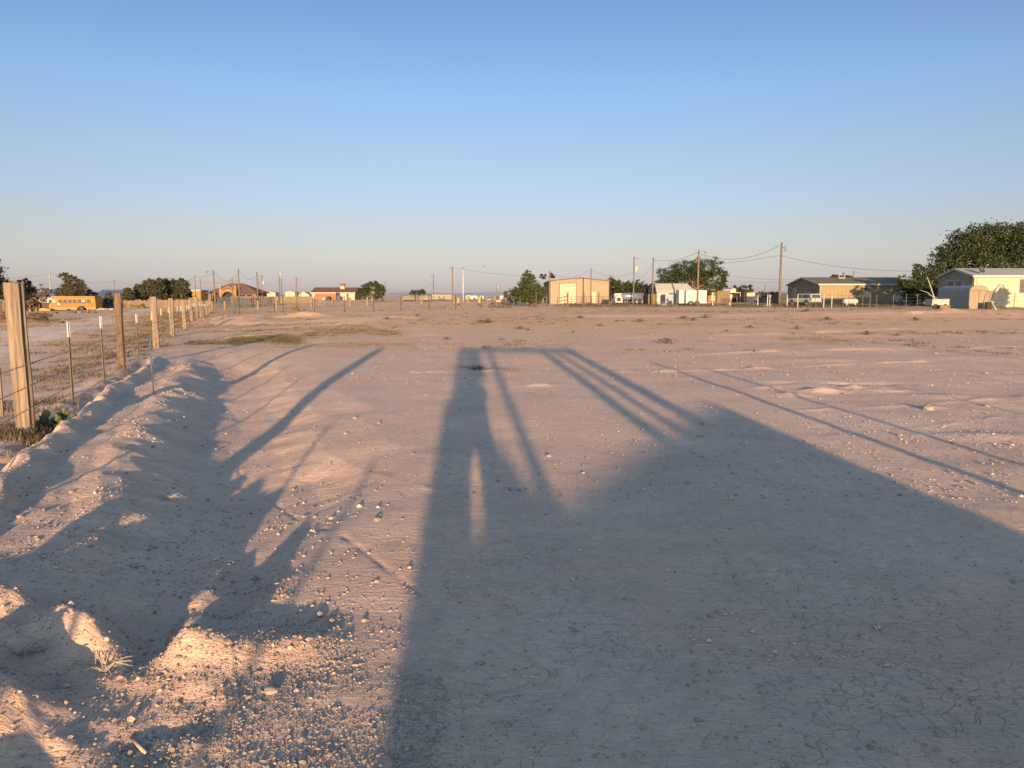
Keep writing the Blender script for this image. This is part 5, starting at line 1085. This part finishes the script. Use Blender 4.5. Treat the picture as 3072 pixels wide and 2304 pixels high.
for px0, px1, top, lab, mt in [(1292, 1356, 884, 'long tan trailer house right of the hoop sheds', TANMET), (1398, 1415, 886, 'pale cream trailer end just right of the white light pole', CREAM), (1415, 1432, 891, 'grey low trailer right of the cream trailer end', GREYMET), (1435, 1452, 888, 'small white trailer behind the right yellow drum', WMET), (1500, 1522, 890, 'white van-like trailer left of the pointed tree', WHT)]:
    x0, x1 = span(px0, px1, 185); zb = z1(x0, 185); W = x1 - x0; T = max(1.2, zof(top, 185) - zb); t = thing('travel_trailer', lab, 'trailer', (x0, 185, zb), 0, 'trailers in the middle distance')
    MB().prism([(0, .35), (W, .35), (W, T - .2), (W - .2, T), (.2, T), (0, T - .2)], 0, 2.4).build('body', mt, t)
    for k in range(max(1, int(W / 1.3))): MB().box(.4 + k * 1.3, 1.0 + k * 1.3, -.03, -.003, T * .5, T * .75).build('window', GLASS, t)
    for xc in (W * .45, W * .6): wheel(t, xc, .1, .3, .2, .3)
clutter('parked_car', 'distant dark car between the trailers left of the pointed tree', 'car', 1452, 1480, 893, None, 175, 1.7, M('car_blue', (.08, .10, .13), .3), 'tank')
# orange house with brown roof
Y0 = 200; x0, x1 = span(936, 1064, Y0); zb = z1(x0, Y0) - .3; ev = zof(878, Y0) - zb; rg_ = zof(863.5, Y0 + 5) - zb
t = gable_house('orange_house', 'low orange and cream house with a dark red-brown roof and a square roof vent', 'house', x0, x1, Y0, Y0 + 9, zb, ev, rg_, M('orange_stucco', (0.193, 0.099, 0.042), .9), M('red_brown_roof', (0.125, 0.060, 0.045), .9, stretch=(1, 1, 5), scale=6), over=.3); sc = Y0 / F
MB().box((1020 - 936) * sc, (1064 - 936) * sc - .01, -.06, -.003, 0, ev - .1).build('cream_wall', CREAM, t); MB().box(.0, .8, -.06, -.003, 0, ev - .1).build('cream_wall', CREAM, t)
MB().box((1039 - 936) * sc, (1046 - 936) * sc, -.08, -.062, .2, 2.2).build('door', M('grey_door', (0.084, 0.077, 0.070)), t); MB().box((1009 - 936) * sc, (1020 - 936) * sc, -.5, -.07, 0, ev).build('doorway', DARK, t)
MB().box((1014 - 936) * sc, (1026 - 936) * sc, 3, 4, ev + .6, ev + 1.7).build('roof_vent', CREAM, t); MB().box((1013 - 936) * sc, (1027 - 936) * sc, 2.9, 4.1, ev + 1.71, ev + 2.4).build('vent_hood', M('brown_hood', (0.120, 0.072, 0.054)), t)
for k, (a0, a1, tp, m_, lab) in enumerate([(980, 990, 889, DARK, 'black barrel-like box in front of the orange wall'), (967, 975, 893, M('pale_green_white', (0.240, 0.246, 0.216)), 'pale green box in front of the orange wall'), (1011, 1021, 886, M('dark_blue_tarp', (.03, .04, .07)), 'dark blue heap by the doorway of the orange house')]): clutter('yard_box', lab, 'box', a0, a1, tp, 900, 196, .8, m_, 'box')
# plank fences
def plank_fence(name, label, px0, px1, top, Y, mat, w_=.16, hvar=.1, tilt=0):
    x0, x1 = span(px0, px1, Y); n = int((x1 - x0) / (w_ + .01)); b = MB(); rr_ = random.Random(int(px0)); t = thing(name, label, 'fence', (x0, Y, 0))
    for k in range(n):
        x = x0 + k * (w_ + .01); y = Y + tilt * k / n; zb = z1(x, y); tp = zof(top, Y) + rr_.uniform(-hvar, hvar)
        b.box(x - x0, x - x0 + w_, y - Y, y - Y + .03 + rr_.uniform(0, .02), zb - .2, tp)
    b.build('plank', mat, t, kind='stuff'); r = MB()
    for f in (.3, .8): r.box(0, x1 - x0, .06, .12, z1(x0, Y) + (zof(top, Y) - z1(x0, Y)) * f - .05, z1(x0, Y) + (zof(top, Y) - z1(x0, Y)) * f + .05)
    if not tilt: r.build('rail', mat, t)
    return t
PL = M('tan_plank', (0.150, 0.105, 0.068), .9, c2=(.09, .06, .04), scale=1.2, stretch=(6, 6, .5))  # tan planks with darker grain
plank_fence('plank_fence', 'uneven tan plank fence in front of the olive tree clump', 366, 600, 900, 133, PL, .22, .15)
plank_fence('picket_fence', 'pale vertical plank fence running towards the orange house', 690, 940, 889.5, 160, M('pale_plank', (0.150, 0.115, 0.075), .9, c2=(.10, .072, .048), scale=1.2, stretch=(5, 5, .4)), .24, .05)
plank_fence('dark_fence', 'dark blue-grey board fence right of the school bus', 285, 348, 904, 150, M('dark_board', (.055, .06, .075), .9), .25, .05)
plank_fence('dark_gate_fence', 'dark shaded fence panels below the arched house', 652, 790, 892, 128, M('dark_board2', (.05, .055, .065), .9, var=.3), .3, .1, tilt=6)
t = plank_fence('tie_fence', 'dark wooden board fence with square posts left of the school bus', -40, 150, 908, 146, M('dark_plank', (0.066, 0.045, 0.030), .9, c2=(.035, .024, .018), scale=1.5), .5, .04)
for px in (12, 84, 109, 60): q = base(px, 144.5) ; MB().box(-.2, .2, -.2, .2, -.2, 1.9).build('square_post', M('grey_brown_post', (0.130, 0.095, 0.065)), t, q - Vector((span(-40, 150, 146)[0], 146, 0)))
# arched house
Y0 = 185; x0, x1 = span(612, 778, Y0); zb = z1(x0, Y0) - .2; W = x1 - x0; ev = zof(880, Y0) - zb; tp = zof(849, Y0) - zb; sc = Y0 / F
t = thing('arched_house', 'adobe house with a brown hip roof and an arched entrance tower', 'house', (x0, Y0, zb)); HR = M('hip_roof_tile', (.12, .062, .045), .9, scale=5)
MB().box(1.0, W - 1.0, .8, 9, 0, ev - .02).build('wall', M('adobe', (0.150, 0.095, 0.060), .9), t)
MB().add([(0, 0, ev), (W, 0, ev), (W, 10, ev), (0, 10, ev), ((670 - 612) * sc, 5, tp), ((708 - 612) * sc, 5, tp)], [(0, 1, 5, 4), (1, 2, 5), (2, 3, 4, 5), (3, 0, 4), (3, 2, 1, 0)]).build('roof', HR, t)
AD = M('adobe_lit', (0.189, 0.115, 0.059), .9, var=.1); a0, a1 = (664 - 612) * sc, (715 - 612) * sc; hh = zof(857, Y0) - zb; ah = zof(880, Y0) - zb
def arch_panel(b, x0_, x1_, z0_, z1_, zs, rise, y0_, y1_, n_=12):
    for k in range(n_):
        u0, u1 = k / n_, (k + 1) / n_; f = lambda u: zs + rise * math.sin(math.pi * u) ** .7
        b.box(x0_ + (x1_ - x0_) * u0, x0_ + (x1_ - x0_) * u1, y0_, y1_, max(z0_, (f(u0) + f(u1)) / 2), z1_ + .9 * math.sin(math.pi * (u0 + u1) / 2))
b = MB(); arch_panel(b, a0 + .6, a1 - .6, 0, hh - 1.0, ah - .5, .9, -1.2, -.8); b.build('arch', AD, t)
MB().box(a0, a0 + .59, -1.3, -.7, 0, hh).box(a1 - .59, a1, -1.3, -.7, 0, hh).build('tower_pier', AD, t); MB().box(a0 + .7, a1 - .7, .3, .5, 0, ah + .2).build('doorway', DARK, t)
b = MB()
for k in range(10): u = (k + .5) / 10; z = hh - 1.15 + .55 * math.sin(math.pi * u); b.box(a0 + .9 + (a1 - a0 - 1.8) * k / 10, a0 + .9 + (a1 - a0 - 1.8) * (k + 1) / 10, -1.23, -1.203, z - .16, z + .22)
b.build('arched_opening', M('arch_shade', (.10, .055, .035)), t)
for xq in (2.0, W - 3.2, W - 4.9): MB().box(xq, xq + 1.3, .74, .797, .9, 2.0).build('window', GLASS, t)
for k, (p0_, p1_, tp_, m_, lab) in enumerate([(799, 827, 876, CREAM, 'cream shed with a shallow roof right of the transformer poles, left one'), (856, 886, 874, CREAM, 'cream shed with a dark left side in the middle of the three')]):
    x0, x1 = span(p0_, p1_, 230); zb = z1(x0, 230) - .5; tt = zof(tp_, 230) - zb; t = thing('cream_shed', lab, 'shed', (x0, 230, zb), 0, 'cream sheds beyond the plank fence'); W = x1 - x0
    MB().prism([(0, 0), (W, 0), (W, tt - .3), (W / 2, tt), (0, tt - .3)], 0, 4).build('wall', m_, t); MB().prism([(-.1, tt - .29), (W / 2, tt + .01), (W + .1, tt - .29), (W + .1, tt - .2), (W / 2, tt + .12), (-.1, tt - .2)], -.2, 4.2).build('roof', WMET, t); MB().box(W * .3, W * .36, -.02, -.003, .2, tt - .6).build('door', TANMET, t)
x0, x1 = span(896, 928, 228); zb = z1(x0, 228) - .5; gable_house('cream_gable_shed', 'cream shed with a pointed gable facing the lot, nearest the orange house', 'shed', x0, x1, 228, 234, zb, zof(886, 228) - zb, zof(876, 228) - zb, CREAM, WMET, axis='y', over=.1, trim=WMET, rt=.08)
# yellow building behind clump, blue roofs
x0, x1 = span(556, 604, 220); t = thing('yellow_building', 'small yellow-topped building at the right end of the olive tree clump', 'building', (x0, 220, z1(x0, 220) - .3)); tt = zof(873, 220) - z1(x0, 220) + .3
MB().box(0, x1 - x0, 0, 5, 0, tt).build('wall', M('yellow_wall', (0.200, 0.120, 0.032)), t); MB().box(-.2, x1 - x0 + .2, -.2, 5.2, tt + .003, tt + .35).build('roof', GREYMET, t); MB().box(1, 2, -.03, -.003, .8, 1.8).build('window', GLASS, t)
BLU = M('blue_metal_roof', (.06, .08, .14), .5, var=.1)
x0, x1 = span(112, 212, 170); zb = z1(x0, 170) - .2; t = gable_house('blue_roof_house', 'low house with a blue metal roof behind the school bus', 'house', x0, x1, 170, 177, zb, zof(890, 170) - zb, zof(869, 173.5) - zb, WMET, BLU, over=.4, trim=None)
for k in range(3): MB().box(1 + k * 2.2, 2.1 + k * 2.2, -.03, -.003, 1.1, 2.0).build('window', GLASS, t)
x0, x1 = span(292, 375, 190); zb = z1(x0, 190) - .2; t = gable_house('blue_gable_house', 'second low blue-grey roof behind the small junipers', 'house', x0, x1, 190, 196, zb, zof(889, 190) - zb, zof(871, 193) - zb, M('pale_blue_wall', (0.150, 0.168, 0.192)), BLU, over=.3, trim=None); MB().box(1, 2.1, -.03, -.003, 1.1, 2.0).build('window', GLASS, t)
# white vehicles far left
for px, Y, lab in ((572, 150, 'white parked car seen above the plank fence at the end of the olive clump'), (138, 160, 'white car parked under the blue roof above the bus bonnet')):
    p = base(px, Y); t = thing('parked_car', lab, 'car', p); MB().prism([(-2.1, .4), (-2.1, 1.0), (-1.3, 1.1), (-.7, 1.6), (.7, 1.6), (1.2, 1.1), (2.1, .95), (2.1, .4)], 0, 1.7).build('body', WHT, t); MB().prism([(-1.1, 1.12), (-.62, 1.52), (.6, 1.52), (1.0, 1.12)], -.02, -.003).build('side_window', GLASS, t)
    for xc in (-1.3, 1.3): wheel(t, xc, .05, .33, .2)
# school bus
YEL = M('bus_yellow', (0.255, 0.132, 0.028), .45, var=.08, scale=1.5); Y0 = 143; x0, x1 = span(147, 286, Y0); zb = z1(x0, Y0); L = x1 - x0; T = zof(887.5, Y0) - zb
bus = thing('school_bus', 'old yellow school bus without its bonnet standing side-on in the yard', 'bus', (x0, Y0, zb)); k_ = L / 139.0
def bz(py): return T - (py - 887.5) * k_ * 1.0
R_ = [(0, .1), (0, 0)]
MB().prism([(.35 + .3, T - .28), (.35 + .0, bz(910)), (.0, bz(911)), (0.02, bz(929)), (L * .36, bz(930)), (L * .38, bz(927)), (L * .44, bz(927)), (L * .46, bz(929)), (L * .58, bz(930)), (L * .60, bz(924)), (L * .66, bz(919)), (L * .73, bz(919)), (L * .79, bz(925)), (L * .81, bz(928)), (L, bz(928)), (L - .02, bz(905)), (L - .12, T - .3), (L - .15, T - .12), (.6, T - .12)], 0, 2.4).build('body', YEL, bus)
MB().prism([(.05, T - .30), (.3, T - .115), (2.1, T - .115), (2.35, T - .30), (2.3, T - .1), (1.2, T), (.1, T - .1)], .4, L - .1, 'x').build('roof', M('bus_roof', (0.234, 0.149, 0.045), .5), bus)
for i in range(7):
    xa = (175 + i * 14.2 - 147) * k_; w = MB().box(xa, xa + .72, -.03, -.003, bz(908), bz(898.5)).build('window', GLASS, bus); MB().box(xa, xa + .72, -.04, -.031, bz(903.6), bz(903)).build('sash', YEL, w)
    if i == 5: MB().box(xa + .05, xa + .5, -.045, -.041, bz(906), bz(900)).build('blind', WHT, w)
MB().box((158 - 147) * k_, (165 - 147) * k_, -.03, -.003, bz(908), bz(899)).build('driver_window', WHT, bus)
for py in (893.5, 909.5, 914.5, 918.5): MB().box(.6 if py < 900 else .3, L - .05, -.025, -.003, bz(py + .75), bz(py - .75)).build('rub_rail', DARK, bus)
MB().box((172 - 147) * k_, (180 - 147) * k_, -.06, -.003, bz(915), bz(909)).build('stop_sign', WHT, bus)
MB().box(-.12, .34, .1, 2.3, bz(910), bz(900)).build('windscreen', GLASS, bus)
MB().box(.1, L - .2, .3, 2.1, .3, bz(931)).build('chassis', DARK, bus)
wheel(bus, L * .675, .25, .48, .35, .48); wheel(bus, L * .675, 2.1, .48, .35, .48); wheel(bus, .3, .4, .42, .3, .42); MB().box(L * .38, L * .46, .1, .12, .5, bz(919)).build('open_hatch', DARK, bus)
p = base(132, 132); o = MB().prism([(-1.0, 0), (-.85, .55), (-.3, .68), (.9, .50), (1.0, .05), (.8, .12), (.5, .05), (-.6, .02)], 0, 1.6).box(-.6, .5, -.03, -.002, .2, .26).build('bus_bonnet', M('bus_yellow', (0.000, 0.000, 0.000)), None, p, R(5)); tag(o, 'detached yellow bus bonnet lying on the ground left of the bus', 'bonnet')
# cone, timbers, junk on the left
p = base(263, 98); t = thing('traffic_cone', 'faded orange traffic cone standing in the yard below the bus wheel', 'cone', p); MB().tube([(0, 0, .04), (0, 0, .66)], [.16, .03], n=12).build('cone', M('faded_orange', (0.270, 0.102, 0.048), .8), t); MB().box(-.22, .22, -.22, .22, -.05, .04).build('cone_foot', M('faded_orange', (0.270, 0.102, 0.048), .8), t); MB().tube([(0, 0, .34), (0, 0, .46)], [.1, .07], n=12).build('cone_band', WHT, t)
RT = M('railway_timber', (0.090, 0.060, 0.042), .9, c2=(.035, .027, .022), scale=3)
for px0, px1, top, bot, Y, lab, n_ in [(-40, 26, 935, 962, 58, 'rust coloured heap of scrap cut by the left edge of the view', 26), (72, 128, 940, 966, 56, 'dark tangled scrap heap right behind the tall near post', 34)]:
    x0, x1 = span(px0, px1, Y); zb = z1(x0, Y); t = thing('scrap_heap', lab, 'scrap', (x0, Y, zb)); rr_ = random.Random(int(px1)); W = x1 - x0; H = zof(top, Y) - zof(bot, Y)
    for k in range(n_):
        u = rr_.random(); z = rr_.random() * (1 - abs(u - .6)) * H + .06; l = rr_.uniform(.25, .8); a = rr_.uniform(-.5, .5)
        MB().tube([(u * W - l / 2, rr_.uniform(0, .8), max(.03, z - a * .2)), (u * W + l / 2, rr_.uniform(0, .8), max(.03, z + a * .2))], rr_.uniform(.03, .10), n=4 if k % 2 else 7, smooth=False).build('scrap_piece', [DARK, RT, RUSTPIPE][k % 3] if px1 > 50 else [RUSTPIPE, M('rust_orange', (0.150, 0.070, 0.030)), RT][k % 3], t)
for px0, px1, py, Y, lab in [(-30, 110, 972, 50, 'long dark timber lying flat at the left edge'), (100, 183, 968, 50, 'shorter dark pipe lying flat right of the scrap heap')]:
    x0, x1 = span(px0, px1, Y); o = MB().box(0, x1 - x0, 0, .25, -.05, .16, jit=.02).build('long_timber', RT, None, (x0, Y, z1((x0 + x1) / 2, Y))); tag(o, lab, 'timber')
for k, (px0, px1, Y, lab) in enumerate([(150, 166, 88, 'dark short block in the row below the bus, leftmost'), (200, 222, 90, 'dark low block below the middle of the bus'), (224, 240, 93, 'pale tan block below the rear wheel of the bus'), (240, 262, 92, 'black block left of the traffic cone'), (266, 283, 92, 'black block right of the traffic cone')]):
    x0, x1 = span(px0, px1, Y); o = MB().box(0, x1 - x0, 0, .4, -.05, .17, jit=.03).build('timber_block', M('tan_block', (0.150, 0.110, 0.075)) if k == 2 else RT, None, (x0, Y, z1(x0, Y))); tag(o, lab, 'block', 'timber blocks below the bus')
for k, (px, Y) in enumerate([(292, 118), (300, 121), (308, 119), (317, 122), (326, 120), (334, 118), (238, 120)]):
    s = rnd.uniform(.3, .55); o = bpy.data.objects.new('stone', SM[k % 8]); COL.objects.link(o); o.location = base(px, Y); o.scale = (s * 1.5, s, s); tag(o, 'whitish rock in the row edging the yard right of the bus' if k < 6 else 'single whitish rock in front of the rear wheel of the bus', 'stone', 'whitish rocks edging the yard' if k < 6 else None)
clutter('yard_bush', 'low green bush in front of the tan plank fence', 'bush', 382, 420, 912, None, 128, 1, leafmat('green_weed_leaf', (0, 0, 0), (0, 0, 0)), 'pile', n=40)
clutter('orange_bush', 'reddish dry bush in front of the tan plank fence', 'bush', 412, 432, 908, None, 128, 1, M('dry_red', (0.125, 0.065, 0.030)), 'pile', n=24)
tree('tumbleweed', 'pale straw bush standing beyond the middle fence', 885, 104, [(0, 8, 12, 8)], DRY, .16, 500, .05)
